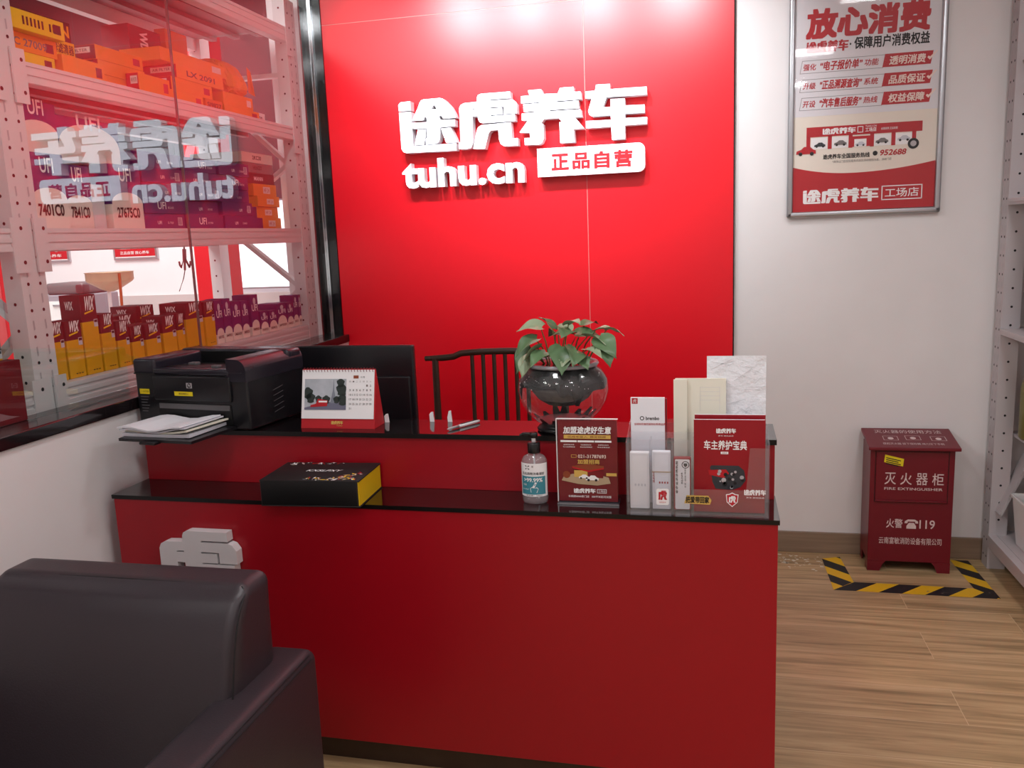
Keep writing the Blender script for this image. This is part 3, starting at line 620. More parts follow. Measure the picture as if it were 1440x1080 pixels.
for c_ in range(7): b.text(PCal, '日一二三四五六'[c_], lx+.152+c_*.0107, .137, lx+.157+c_*.0107, .141, 0, w0, 0)
b.text(PCal, '十月', lx+.186, .149, lx+.200, .155, 0, w0, .01)
build('date_lettering', b, 'ink_gray', pg)
build('small_picture', MB().rect(PCal, lx+.165, .148, lx+.181, .157, 0, w0), 'brown_roof', pg)
b = MB(); PC2 = lambda u, v, w: PCal(u, v, w)
b.logo(PCal, -1.085, .0125, -1.048, .0225, 0, .0012).text(PCal, 'TUHU', -1.068, .007, -1.05, .010, 0, .0012, 0)
build('gold_lettering', b, 'gold', st, label='gold lettering')
b = MB()
for k in range(24):
    u = lx+.007+k*.0095; pth = []
    for i in range(9):
        a = R(-50+i*260/8); pth.append((u, yt-.0015+.006*-math.cos(a), .96+h-.003+.0065*math.sin(a)))
    b.tube(pth, .0009, 5, 0, False)
build('spiral_binding', b, 'print_dark_red', ca)

# ---------------------------------------------------------------- small things on the upper counter
for x, y, hh, lab in ((-.944, -1.60, .026, 'small white clip standing right of the desk calendar'), (-.806, -1.585, .030, 'small white clip standing in front of the wooden chair post'), (-.750, -1.585, .034, 'small white slanted clip standing behind the pen')):
    b = MB(); k = .4 if hh > .03 else .75
    b.shape(PF(y), [(x-.006, .9603), (x+.007, .9603), (x+.004, .9603+hh), (x-.002, .9603+hh*.97), (x-.007, .9603+hh*k)], 0, (), 0, .005)
    o = build('cable_clip', b, 'white_card', label=lab, cat='clip', bevel=.001, group='white clips on the counter')
pn = thing('pen', 'white and dark ballpoint pen lying on the upper counter', 'pen', (-.69, -1.65, .9605), R(61)); 
b = MB(Matrix.Translation((0, 0, .005)) @ Matrix.Rotation(R(90), 4, 'Y')); 
b.lathe([(.0015, -.065), (.004, -.055), (.0045, -.02)], 10, 0)
build('grip', b, 'steel_gray', pn, local=True)
b = MB(Matrix.Translation((0, 0, .005)) @ Matrix.Rotation(R(90), 4, 'Y')); b.lathe([(.0045, -.02), (.0048, .05), (.0035, .066)], 10, 0)
build('barrel', b, 'white_card', pn, local=True)
build('clip', MB().box(-.012, -.0015, .0095, .06, .0015, .0112), 'ink', pn, local=True)

# ---------------------------------------------------------------- gift box on the lower counter
gb = thing('gift_box', 'black book shaped gift box with yellow end lying on the lower counter', 'box', (-1.055, -1.84, .798), R(3)); BM = TM[gb.name]
b = MB(); W_, Dp, Hh = .142, .092, .073
b.rbox(-W_, -Dp, .001, W_-.004, Dp, Hh, .004, k=2); build('case', b, 'plastic_dark', gb, local=True, bevel=0)
build('end_panel', MB().box(W_-.0042, -Dp+.003, .004, W_-.001, Dp-.003, Hh-.004), 'yellow_paper', gb, local=True, label='yellow end panel')
b = MB(); b.rbox(-W_, -Dp-.0005, Hh-.003, W_+.001, Dp+.0005, Hh+.0008, .001, k=1).rbox(-W_, -Dp-.0005, 0, W_+.001, Dp+.0005, .003, .001, k=1)
ld = build('cover', b, 'ink', gb, local=True)
PG = PZ(Hh+.0008); b = MB(); rr = random.Random(3)
def squiggle(b, x0, y0, x1, y1, n, mats):
    for i in range(n):
        t = rr.random(); x = x0+(x1-x0)*t+rr.uniform(-.006, .006); y = y0+(y1-y0)*t+rr.uniform(-.012, .012); a = rr.uniform(0, 3); l = rr.uniform(.003, .010); wd = rr.uniform(.0012, .0035)
        ca_, sa = math.cos(a), math.sin(a); k = rr.randint(4, 7)
        b.shape(PG, [(x+ca_*l*math.cos(q)-sa*wd*math.sin(q), max(-Dp+.002, min(Dp-.002, y+sa*l*math.cos(q)+ca_*wd*math.sin(q)))) for q in [2*math.pi*j/k for j in range(k)]], rr.choice(mats), (), .0004+.0001*(i % 5))
squiggle(b, -.03, -.080, .125, -.070, 46, (0, 0, 1, 2, 3, 4)); squiggle(b, .06, -.07, .125, -.02, 34, (0, 1, 2, 3, 4))
GM = ['print_white', 'print_red', 'tower', 'yellow_line', 'oil_tan']
b3 = MB(); bq_, b = b, b3; squiggle(b, -.115, .06, -.10, .085, 12, (0, 0, 4)); squiggle(b, -.09, .084, .03, .088, 26, (0, 0, 1)); build('rear_pattern', b, GM, ld, local=True); b = bq_
build('printed_pattern', b, ['print_white', 'print_red', 'tower', 'yellow_line', 'oil_tan'], ld, local=True, label='colourful doodle print')
build('title_lettering', MB().text(PG, 'KXSLPXY', -.045, -.004, .055, .014, 0, .0006, .02, .3), 'print_white', ld, local=True)

# ---------------------------------------------------------------- sanitizer bottle
bt = thing('sanitizer_bottle', 'clear pump bottle with white and teal label on the lower counter', 'bottle', (-.447, -1.828, .7985))
b = MB(); b.lathe([(.028, .0), (.033, .003), (.0345, .012), (.0345, .105), (.033, .118), (.027, .127), (.017, .132), (.013, .134), (.013, .140)], 32, 0, sy=.78); bd = build('bottle_body', b, 'clear_plastic', bt, local=True)
b = MB(); b.lathe([(.027, .002), (.0325, .005), (.0335, .012), (.0335, .100), (.0001, .100)], 32, 0, sy=.78); build('gel', b, 'bowl_glass', bt, local=True)
def wrap(r, sy): return lambda p: ((r+p[1])*math.sin(p[0]/r), -(r+p[1])*sy*math.cos(p[0]/r), p[2])
def curved(x0, x1, z0, z1, off, m, b, n=18):
    for i in range(n):
        a, c = x0+(x1-x0)*i/n, x0+(x1-x0)*(i+1)/n; b.add([(a, off, z0), (c, off, z0), (c, off, z1), (a, off, z1)], [(0, 1, 2, 3)], m, True)
b = MB(); b.warp = wrap(.0345, .78); curved(-.046, .046, .022, .112, .0006, 0, b); lb = build('label', b, 'white_card', bt, local=True, label='white label')
b = MB(); b.warp = wrap(.0345, .78); curved(-.037, .036, .028, .077, .0009, 0, b); tp = build('label_panel', b, 'teal', lb, local=True, label='teal label panel')
Pw = lambda u, v, w: (u, w, v)
b = MB(); b.warp = wrap(.0345, .78)
b.text(Pw, '>99.99%', -.026, .062, .026, .073, 0, .0012, .02).text(Pw, '杀菌', -.03, .052, -.018, .057, 0, .0012, 0).text(Pw, '持久呵护', -.032, .040, -.012, .044, 0, .0012, 0)
b.shape(Pw, [(-.006, .034), (.010, .033), (.014, .044), (.010, .048), (.003, .046), (.010, .060), (.006, .062), (-.001, .050), (-.008, .045)], 0, (), .0012)
build('white_lettering', b, 'print_white', tp, local=True)
b = MB(); b.warp = wrap(.0345, .78); b.text(Pw, '免洗酒精消毒凝胶', -.032, .081, .032, .0885, 0, .0010, .01); build('name_lettering', b, 'ink', lb, local=True)
b = MB(); b.warp = wrap(.0345, .78); b.text(Pw, '净含量：500ml', -.02, .0235, .024, .0272, 0, .0010, 0); build('volume_lettering', b, 'ink', lb, local=True)
b = MB(); b.warp = wrap(.0345, .78); b.text(Pw, '健', -.003, .1015, .002, .107, 0, .0010, 0)
for sx in (-1, 1):
    for sz in (-1, 1): b.shape(Pw, [(-.015+sx*.002, .101+sz*.0015), (-.015+sx*.007, .101+sz*.004), (-.015+sx*.005, .101+sz*.006), (-.015+sx*.001, .101+sz*.003)], 0, (), .0010)
build('cross_mark', b, 'ink', lb, local=True)
build('collar', MB().lathe([(.0165, .136), (.0170, .138), (.0170, .160), (.0155, .163), (.007, .164)], 24), 'pump_black', bt, local=True)
build('pump_stem', MB().lathe([(.0055, .163), (.0055, .178)], 12), 'white_card', bt, local=True)
b = MB(); b.lathe([(.009, .176), (.0115, .178), (.0115, .188), (.008, .191)], 16); b.rbox(-.030, -.006, .181, 0, .006, .190, .003).tube([(-.027, 0, .186), (-.036, 0, .181)], .004, 8)
build('pump_head', b, 'pump_black', bt, local=True)
build('dip_tube', MB().tube([(0, 0, .14), (0, 0, .06), (.01, 0, .01)], .0025, 6), 'white_card', bt, local=True)

# ---------------------------------------------------------------- acrylic sign stand
ss = thing('table_sign', 'dark red printed acrylic table sign standing right of the sanitizer bottle', 'sign', (-.304, -1.83, .7985))
build('base', MB().rbox(-.384, -1.842, .7985, -.224, -1.79, .8035, .002, 1), 'glass_dark', ss)
build('base_edge', MB().box(-.385, -1.8445, .7985, -.223, -1.8422, .8025), 'alu', ss)
build('acrylic_sleeve', MB().box(-.3835, -1.834, .8035, -.2245, -1.8265, 1.026), 'acrylic', ss)
build('acrylic_edge', MB().box(-.3855, -1.8345, .8035, -.3835, -1.8262, 1.027).box(-.3835, -1.8345, 1.0262, -.2245, -1.8262, 1.0276), 'print_white', ss)
PS = PF(-1.8345)
sh = build('printed_sheet', MB().box(-.381, -1.8325, .806, -.227, -1.8295, 1.023), 'print_dark_red', ss)
build('title_lettering', MB().text(PS, '加盟途虎好生意', -.366, .9885, -.243, 1.007, 0, .0004, .035, .1), 'print_white', sh)
build('brand_lettering', MB().logo(PS, -.342, .8285, -.285, .841, 0, .0004).frame(PS, -.281, .829, -.256, .840, .0012, 0, .0004).text(PS, '工场店', -.278, .8315, -.259, .8378, 0, .0004, 0), 'print_white', sh)
build('footer_lettering', MB().text(PS, '全国超6000家门店   300平米起可加盟', -.357, .8165, -.244, .8225, 0, .0004, .01), 'print_white', sh)
for k, t in enumerate(('品牌赋能', '供应链支持', '全程培训')):
    u = -.374+k*.045; build('white_bar', MB().rect(PS, u, .9655, u+.043, .9705, 0, .0004), 'print_white', sh)
    build('column_lettering', MB().text(PS, t+'体系', u+.008, .957, u+.036, .9605, 0, .0004, 0).text(PS, '专业'+t, u+.006, .951, u+.038, .9545, 0, .0004, 0), 'print_white', sh)
build('telephone_number', MB().text(PS, '021-31787693', -.329, .9232, -.256, .9325, 0, .0004, .01), 'peach', sh)
build('gold_ribbon', MB().rect(PS, -.365, .975, -.243, .985, 0, .0003), 'gold', sh, label='gold ribbon')
build('gold_lettering', MB().text(PS, '加盟招商', -.330, .9075, -.273, .9195, 0, .0004, .03), 'gold', sh, label='gold lettering')
build('gold_mark', MB().frame(PS, -.347, .924, -.333, .932, .001, 0, .0004), 'gold', sh)
build('gold_tag', MB().rect(PS, -.256, .876, -.229, .884, 0, .0004), 'gold', sh)
b = MB(); b.text(PS, '低成本投入  稳定回报', -.355, .977, -.255, .983, 0, .0007, .0)
build('ribbon_lettering', b, 'print_dark_red', sh)
b = MB()
b.shape(PS, [(-.374, .862), (-.33, .853), (-.28, .850), (-.245, .856), (-.25, .872), (-.30, .884), (-.345, .880), (-.368, .872)], 0, (), .0002)
b.shape(PS, [(-.345, .902), (-.30, .908), (-.262, .903), (-.262, .894), (-.302, .886), (-.345, .896)], 1, (), .0005)
b.shape(PS, [(-.345, .896), (-.302, .886), (-.262, .894), (-.262, .898), (-.302, .890), (-.345, .900)], 2, (), .0007)
b.rect(PS, -.34, .872, -.305, .890, 3, .0004).rect(PS, -.305, .870, -.264, .889, 4, .0004)
tiny_car(b, PS, -.328, .866, .026, 5, 6, .0008); tiny_car(b, PS, -.310, .860, .034, 5, 6, .0010)
b.disc(PS, -.360, .878, .010, 1, .0004)
build('printed_picture', b, ['oil_tan', 'brown_roof', 'print_red', 'gold', 'print_dark_red', 'print_white', 'ink'], sh, label='printed picture of a garage with two white cars')

# ---------------------------------------------------------------- brochure holder with its papers
bh = thing('brochure_holder', 'clear acrylic brochure holder with red stickers on the right of the lower counter', 'brochure holder', (-.025, -1.83, .7985))
a0, a1, yF, yB = -.198, .146, -1.905, -1.762; t = .0025; zb = .7985
build('bottom_panel', MB().box(a0, yF, zb, a1, yB, zb+.003), 'acrylic_milky', bh)
build('back_panel', MB().box(a0, yB-t, zb+.003, a1, yB, 1.014), 'acrylic_milky', bh)
for x in (a0, a1-t): build('side_panel', MB().shape(PX(x), [(yF, zb+.003), (yB-t, zb+.003), (yB-t, 1.012), (yB-.04, 1.006), (yF, .985)], 0, (), 0, t), 'acrylic_milky', bh)
fp = build('front_panel', MB().shape(PF(yF), [(a0+t, zb+.003), (a1-t, zb+.003), (a1-t, .974), (.100, .974), (.092, .868), (-.035, .868), (-.035, .992), (a0+t, .992)], 0, (), -t, 0), 'acrylic_milky', bh)
for x in (-.140, -.088, -.036): build('divider', MB().box(x, yF+t+.001, zb+.003, x+t, -1.835, .985), 'acrylic_milky', bh)
build('middle_panel', MB().box(a0+t, -1.8335, zb+.003, a1-t, -1.8315, .995), 'acrylic_milky', bh)
P = PF(yF)
b = MB(); b.rect(P, -.124, .826, -.093, .868, 0, .0006, 0, .005); sk = build('square_sticker', b, 'white_card', fp)
b = MB(); b.logo(P, -.119, .839, -.098, .863, 0, .0012, 0, ('hu',)).text(P, '途虎养车', -.117, .831, -.100, .835, 0, .0012, 0); build('lettering', b, 'sticker_red', sk)
b = MB(); SHD = [(.059, .826), (.072, .838), (.074, .858), (.0665, .859), (.059, .863), (.0515, .859), (.044, .858), (.046, .838)]
b.shape(P, SHD, 0, (), .0006); ins = [(.059+(x-.059)*.86, .845+(z-.845)*.86) for x, z in SHD]; b.shape(P, ins, 1, (), .0009); b.logo(P, .0505, .837, .0675, .854, 0, .0012, 0, ('hu',))
build('shield_sticker', b, ['white_card', 'sticker_red'], fp)
b = MB(); b.logo(P, .087, .857, .138, .871, 0, .0006); b.text(P, '养车 就找途虎', .092, .849, .134, .853, 0, .0006, 0)
build('lettering_sticker', b, 'white_card', fp)
b = MB(); b.text(P, '把爱带回家', -.052, .834, .004, .850, 1, .0012, .035).shape(P, [(-.056, .832), (.006, .830), (.010, .842), (.002, .853), (-.050, .853)], 0, (), .0006)
build('banner_sticker', b, ['gold', 'ink'], fp)
# leaflets and booklets
b = MB(); b.box(-.192, -1.815, zb+.0035, -.106, -1.806, 1.080)
le = build('leaflet', b, 'paper', label='white leaflet with a small red square in the rear left of the holder', cat='leaflet')
TM[le.name] = Matrix.Translation(le.location); P = PF(-1.815)
build('red_mark', MB().rect(P, -.189, 1.0645, -.174, 1.0790, 0, .0006).text(P, '虎', -.186, 1.067, -.177, 1.0765, 1, .001, 0), ['sticker_red', 'print_white'], le)
b = MB(); b.text(P, 'brembo', -.154, 1.022, -.120, 1.031, 0, .0006, .02).disc(P, -.1635, 1.0265, .0055, 0, .0006, 14).disc(P, -.1635, 1.0265, .0035, 1, .0009, 14)
build('lettering', b, ['ink', 'paper'], le)
build('red_lettering', MB().text(P, '全球知名高性能制动系统品牌', -.184, 1.008, -.104, 1.0145, 0, .0006, .01), 'print_red', le)
b = MB(); b.box(-.1045, -1.812, zb+.0035, -.101, -1.800, 1.077); build('leaflet', b, 'print_dark_red', label='thin dark red leaflet edge right beside the white leaflet', cat='leaflet')
for k, (x0, x1, y, z, lab) in enumerate(((-.080, .046, -1.790, 1.126, 'pale cream paper pad standing behind the red booklet'), (-.084, -.05, -1.797, 1.124, 'narrow cream sheet in front of the paler cream pad'))):
    b = MB(); b.box(x0, y-.004, zb+.0035, x1, y+.002, z); o = build('paper_pad', b, 'paper_warm', label=lab, cat='paper')
    if not k:
        b = MB(); P = PF(y-.004)
        for i in range(4): b.rect(P, -.018+.0*i, 1.07+i*.011, .03, 1.0705+i*.011, 0, .0005)
        b.rect(P, -.018, 1.04, -.0175, 1.105, 0, .0005).rect(P, .03, 1.04, .0305, 1.105, 0, .0005); build('ruled_lines', b, 'paper_shade', o)
pk = thing('wrapped_pack', 'white plastic wrapped pack standing tallest at the back of the brochure holder', 'package', (.071, -1.776, .802))
b = MB(); b.rbox(.0, -1.784, zb+.0035, .142, -1.7665, 1.178, .004, 2); build('paper_block', b, 'paper', pk)
mat('wrap_film', '#e4e5ea', .12, bump=.9, bscale=26); b = MB(); b.rbox(-.0012, -1.7855, zb+.0037, .1432, -1.7848, 1.182, .0003, 1)
rw = random.Random(5)
for k in range(26):
    x, z = rw.uniform(.01, .13), rw.uniform(1.03, 1.17); a = rw.uniform(-.5, .9); l = rw.uniform(.008, .03)
    b.bar((x-l*math.cos(a), -1.7856, z-l*math.sin(a)), (min(.142, x+l*math.cos(a)), -1.7856, min(1.18, z+l*math.sin(a))), .0012, .0012, 0, (0, 1, 0))
build('film', b, 'wrap_film', pk)
for k, (x0, x1, y, z, lab) in enumerate(((-.031, .139, -1.846, 1.044, 'red booklet mostly hidden behind the front red booklet'), (-.0328, .1375, -1.872, 1.037, 'red car care booklet with white title in the brochure holder'))):
    bo = thing('booklet', lab, 'booklet', ((x0+x1)/2, y, zb+.0035))
    cv = build('cover', MB().box(x0, y-.002, zb+.0035, x1, y, z), 'book_red', bo)
    build('pages', MB().box(x0+.001, y, zb+.0036, x1-.001, y+.010, z-.001), 'paper', bo)
    if k:
        P = PF(y-.002); b = MB(); b.logo(P, .021, 1.0035, .068, 1.0155, 0, .0006).text(P, '车主养护宝典', -.008, .962, .094, .985, 0, .0006, .025).text(P, '养车 就找途虎', .026, .9955, .062, .9985, 0, .0006, 0).rect(P, .032, .951, .050, .957, 0, .0006).text(P, '2024', .035, .9525, .047, .9555, 1, .001, 0)
        build('lettering', b, ['print_white', 'book_red'], cv)
        b = MB(); b.shape(P, [(.006, .917), (.010, .922), (.075, .922), (.088, .910), (.092, .885), (.080, .868), (.06, .860), (.02, .862), (.012, .880), (.010, .90)], 0, (), .0006)
        b.shape(P, [(.002, .910), (.045, .912), (.052, .902), (.040, .890), (.004, .898)], 1, (), .001)
        for q in range(18): b.disc(P, rw.uniform(.02, .086), rw.uniform(.866, .908), rw.uniform(.002, .006), rw.choice((2, 2, 3)), .0013, 8)
        build('engine_picture', b, ['glass_dark', 'print_red', 'steel_gray', 'ink'], cv, label='printed picture of an engine')
for k, (x0, x1, z, m1, lab) in enumerate(((-.192, -.143, .950, 'white_card', 'white card pack at the left end of the acrylic holder'), (-.136, -.090, .953, 'paper', 'white card pack tied with a band behind the square sticker'), (-.083, -.040, .938, 'book_red', 'red edged white card pack left of the red booklet'))):
    cp = thing('card_pack', lab, 'card pack', ((x0+x1)/2, -1.86, zb+.0035)); y = -1.868
    cdp = build('cards', MB().rbox(x0, y, zb+.0035, x1, y+.018, z, .003, 2), m1, cp); P = PF(y)
    if k == 0:
        b = MB(); b.frame(P, x0+.004, .81, x1-.004, z-.006, .0006, 0, .0006)
        for i in range(4): b.rect(P, x0+.012+i*.008, .862, x0+.016+i*.008, .868, 0, .0006)
        build('printed_marks', b, 'paper_shade', cdp)
    if k == 1:
        build('band', MB().box(x0-.0006, y-.0012, .899, x1+.0006, y+.019, .9015), 'oil_tan', cp)
        b = MB(); 
        for i in range(4): b.rect(P, x0+.017+i*.0065, .870, x0+.0205+i*.0065, .875, 0, .0006)
        b.text(lambda u, v, w: P(-.1295-v, .872+u, w), '途虎养车', 0, 0, .03, .005, 0, .0006, .01); build('red_lettering', b, 'print_red', cdp)
        b = MB(); b.frame(P, x0+.004, .845, x1-.004, z-.006, .0006, 0, .0006).disc(P, -.115, .85, .008, 0, .0005); build('printed_marks', b, 'paper_shade', cdp)
    if k == 2:
        fc_ = build('card_face', MB().rect(P, x0+.004, zb+.006, x1-.003, z-.004, 0, .0006, 0, .003), 'white_card', cdp)
        Pv = lambda u, v, w: P(-.040-v, .93-u, w); b = MB(); b.text(Pv, '途虎养车车友专享', .0, .032, .085, .0375, 0, .0012, .02).text(Pv, '保养 轮胎 洗车', .02, .012, .07, .016, 0, .0012, 0).text(Pv, '养车礼品券', .03, .020, .06, .0245, 0, .0012, .01)
        b.disc(P, -.0535, .920, .0095, 0, .0010, 16); b.disc(P, -.0535, .920, .0075, 1, .0013, 16); b.shape(P, [(-.0535, .914), (-.049, .918), (-.049, .924), (-.058, .924), (-.058, .918)], 0, (), .0016)
        build('lettering', b, ['ink', 'white_card'], fc_)

# ---------------------------------------------------------------- pothos in a glass bowl
CX, CY, CZ = -.392, -1.662, .9602
pp = thing('potted_pothos', 'green leafy pothos plant in a round glass bowl on the upper counter', 'potted plant', (CX, CY, CZ)); Lo = True
prof = [(.060, .020), (.080, .030), (.104, .055), (.120, .085), (.1265, .115), (.1225, .145), (.108, .168), (.095, .178), (.093, .184), (.098, .190)]
build('glass_bowl', MB().lathe(prof, 48), 'bowl_glass', pp, local=True)
build('rim', MB().lathe([(.090, .182), (.098, .182), (.101, .187), (.098, .192), (.090, .192), (.088, .187), (.090, .182)], 48), 'rim_gray', pp, local=True, label='grey rim')
def rad(z):
    for (r0, z0), (r1, z1) in zip(prof, prof[1:]):
        if z0 <= z <= z1: return r0+(r1-r0)*(z-z0)/(z1-z0)
    return prof[0][0]
b = MB(); n = 72; rg = random.Random(11); low = []
for i in range(n):
    a = 2*math.pi*i/n; low.append(.126+.010*math.sin(3*a+1)+.006*math.sin(7*a)-(.026 if i % 18 in (5, 6) else .0)-(.018 if i % 23 in (9, 10) else 0))
for i in range(n):
    k = (i+1) % n
    for j in range(6):
        q = []
        for ii, jj in ((i, j), (k, j), (k, j+1), (i, j+1)):
            z = low[ii]+(.181-low[ii])*jj/6; r = rad(z)-.0016; a = 2*math.pi*ii/n; q.append((r*math.cos(a), r*math.sin(a), z))
        b.add(q, [(0, 1, 2, 3)], 0, True)
build('dark_glaze', b, 'glaze', pp, local=True, label='black glaze band')
b = MB()
for k in range(26):
    a = rg.uniform(-2.9, -.3); z = rg.uniform(.128, .165); r = rad(z)+.0006; c = Vector((r*math.cos(a), r*math.sin(a), z)); s_ = rg.uniform(.0007, .0014)
    b.lathe([(s_*.2, -s_), (s_, 0), (s_*.2, s_)], 6, 0, c)
build('glitter_dots', b, 'print_white', pp, local=True)
build('root_block', MB().lathe([(.001, .072), (.045, .074), (.070, .090), (.092, .118), (.098, .128), (.001, .128)], 24, ms=[0, 0, 1, 1, 1]), ['soil', 'root_gray'], pp, local=True)
build('soil', MB().lathe([(.001, .181), (.05, .180), (.088, .176)][::-1], 24), 'soil', pp, local=True)
b = MB(); b.lathe([(.001, .0), (.072, .0), (.076, .006), (.070, .013), (.060, .019), (.078, .029)], 32)
for k in range(15):
    a = 2*math.pi*k/15+rg.uniform(-.1, .1); hgt = rg.uniform(.004, .022); 
    q = []
    for da, zz in ((-.16, .028), (.16, .028), (.05, .030+hgt), (-.06, .030+hgt)):
        r = rad(zz)-.0012; q.append((r*math.cos(a+da), r*math.sin(a+da), zz))
    b.add(q, [(0, 1, 2, 3)])
build('black_foot', b, 'glaze', pp, local=True, label='black foot of the bowl')
def leaf(base, dirv, L_, tw, droop, m, fold=.25, roll_=0):
    d = Vector(dirv).normalized(); sd = d.cross(Vector((0, 0, 1))).normalized(); nrm = sd.cross(d)
    sd, nrm = math.cos(roll_)*sd+math.sin(roll_)*nrm, -math.sin(roll_)*sd+math.cos(roll_)*nrm
    b = MB(); vs = []; fs = []; N = 10; K = 3
    prev = Vector(base); ang = 0; pts = []
    for i in range(N+1):
        t = i/N; pts.append(prev.copy()); a = droop*t
        step = (d*math.cos(a)-nrm*math.sin(a)).normalized()*L_/N; prev = prev+step
    for i in range(N+1):
        t = i/N; wd = L_*.44*(math.sin(math.pi*min(1, t*1.02+.03)**.62))**.85*(1-.25*t) if i < N else .0004
        wd = max(wd, .0004); up_ = nrm
        for j in range(-K, K+1):
            u = j/K; back = -.12*L_*max(0, (1-t*4))*abs(u)
            vs.append(pts[i]+sd*(u*wd)+up_*(abs(u)*wd*fold+.0018*math.sin(9*t+3*u))+d*back)
    W2 = 2*K+1
    for i in range(N):
        for j in range(2*K): fs.append((i*W2+j, i*W2+j+1, (i+1)*W2+j+1, (i+1)*W2+j))
    b.add(vs, fs, 0, True); return b
# leaf base (x, z over the bowl base, y toward the camera), heading, length, droop
LV = [(-.060, .292, .00, (-1, -.2, .22), .075, .9, 1), (-.072, .262, -.02, (-.75, -.45, -.25), .082, .9, 0), (-.095, .235, .00, (-.55, -.4, -.7), .085, .5, 0), (-.060, .240, -.05, (-.7, -.6, -.35), .080, .6, 1),
      (-.030, .285, .02, (-.3, .2, .45), .060, .8, 0), (-.020, .270, -.01, (.6, -.35, .35), .070, .9, 0), (.010, .275, .02, (-.1, .4, .45), .055, .9, 1), (.018, .285, -.03, (.15, -.75, .25), .075, 1.2, 0),
      (.022, .300, -.01, (.3, -.3, .35), .060, 1.4, 1), (.012, .245, -.06, (.12, -.8, -.45), .095, .7, 0), (.045, .235, -.06, (.25, -.8, -.1), .080, .9, 0), (.040, .270, .03, (.8, .2, .15), .075, .9, 0),
      (.075, .265, -.01, (.8, -.35, .05), .070, .8, 1), (.095, .275, .02, (.75, -.1, .35), .070, 1.0, 1), (.115, .262, -.02, (.55, -.5, -.35), .080, .7, 0), (.130, .280, .01, (.9, -.1, .1), .058, .9, 1),
      (.125, .250, -.03, (.35, -.5, -.6), .075, .5, 0), (.080, .235, -.05, (.7, -.5, .1), .062, 1.0, 1), (-.035, .232, -.07, (-.45, -.75, -.1), .072, .9, 0), (-.015, .222, -.05, (.5, -.6, .2), .06, .8, 0),
      (-.090, .215, -.05, (-.35, -.5, -.75), .062, .4, 1), (.060, .290, .05, (.5, .6, .3), .06, .9, 0), (-.02, .262, .06, (-.4, .8, .2), .07, .9, 0), (.03, .225, -.075, (-.25, -.85, -.3), .055, .7, 1), (.065, .215, -.065, (.4, -.7, -.2), .055, .6, 0)]
for i, (x, z, y, dv, ln, dr_, pm) in enumerate(LV):
    base = Vector((x*.92, y, z-.004)); tt = rg.uniform(-.5, .5)
    lf = build('leaf', leaf(base, dv, ln, 0, dr_, 0, rg.uniform(.12, .32), tt), 'leaf_pale' if pm else 'leaf', pp, local=True)
    r0 = Vector((x*.45+rg.uniform(-.01, .01), y*.5+rg.uniform(-.015, .015), .179)); mid = (r0+base)/2+Vector((0, 0, .012))
    build('stem', MB().tube([r0, mid, base+Vector(dv).normalized()*.004], [.0022, .002, .0014], 6), 'stem', lf, local=True)

# ---------------------------------------------------------------- wooden chair behind the desk
wc = thing('wooden_chair', 'dark wooden spindle back chair behind the reception desk', 'chair', (-.92, -.40, 0)); y = -.55
b = MB(); pth = [(-1.172, y, 1.000), (-1.09, y, 1.003), (-1.045, y, 1.008), (-1.012, y, 1.022), (-.92, y+.0, 1.028), (-.80, y, 1.030), (-.70, y, 1.026), (-.66, y, 1.010), (-.615, y, 1.003), (-.53, y, 1.000)]
build('top_rail', b.tube(pth, [.011, .014, .014, .014, .014, .014, .014, .014, .014, .011], 10), 'wood_dark', wc)
for x in (-1.128, -.574): build('post', MB().tube([(x, y, .003), (x, y, .45), (x, y, 1.0)], [.017, .017, .014], 10), 'wood_dark', wc)
for k in range(6): x = -.965+.0475*k*1.0; build('spindle', MB().tube([(x, y, .46), (x, y, 1.024)], .009, 8), 'wood_dark', wc)
build('lower_rail', MB().tube([(-1.128, y, .60), (-.574, y, .60)], .010, 8), 'wood_dark', wc)
build('seat', MB().rbox(-1.135, -.57, .43, -.567, -.12, .465, .012), 'wood_dark', wc)
for x in (-1.11, -.59): build('leg', MB().tube([(x, -.15, .0), (x, -.15, .43)], [.016, .02], 10), 'wood_dark', wc)
for x in (-1.12, -.582): build('stretcher', MB().tube([(x, -.54, .16), (x, -.16, .16)], .009, 8), 'wood_dark', wc)
# ---------------------------------------------------------------- storage racks
def upright(b, x, y, z0, z1, wy, dx, sx, step=.076):
    """perforated post: face of width wy looking to sx*X, side of depth dx looking to -Y; material 1 are the punched holes"""
    xa = x-sx*dx; b.box(min(x, xa), y, z0, max(x, xa), y+wy, z1)
    P = PX(x) if sx > 0 else PL(x); q = (lambda v: v) if sx > 0 else (lambda v: -v)
    z = z0+.05; i = 0
    while z < z1-.04:
        for u in (y+wy*.26, y+wy*.74):
            b.disc(P, q(u), z, .0052, 1, .0007, 8)
            s_ = 1 if u > y+wy/2 else -1
            b.shape(P, [(q(u)-.002, z+.018), (q(u)+.004, z+.022), (q(u)+.003, z+.048), (q(u)-.003, z+.046)], 2, (), .0007)
        b.disc(PF(y), (x+xa)/2, z+.02, .005, 1, .0007, 8); z += step; i += 1
def beam(b, x, y0, y1, z0, z1, sx, t=.04):
    """folded steel beam along Y with a stepped face"""
    h = z1-z0; xa = x-sx*t; b.box(min(x, xa), y0, z0, max(x, xa), y1, z1)
    for f0, f1, k in ((.02, .22, .004), (.40, .60, .004), (.80, .98, .004)):
        a, c = x, x+sx*k; b.box(min(a, c), y0, z0+h*f0, max(a, c), y1, z0+h*f1)
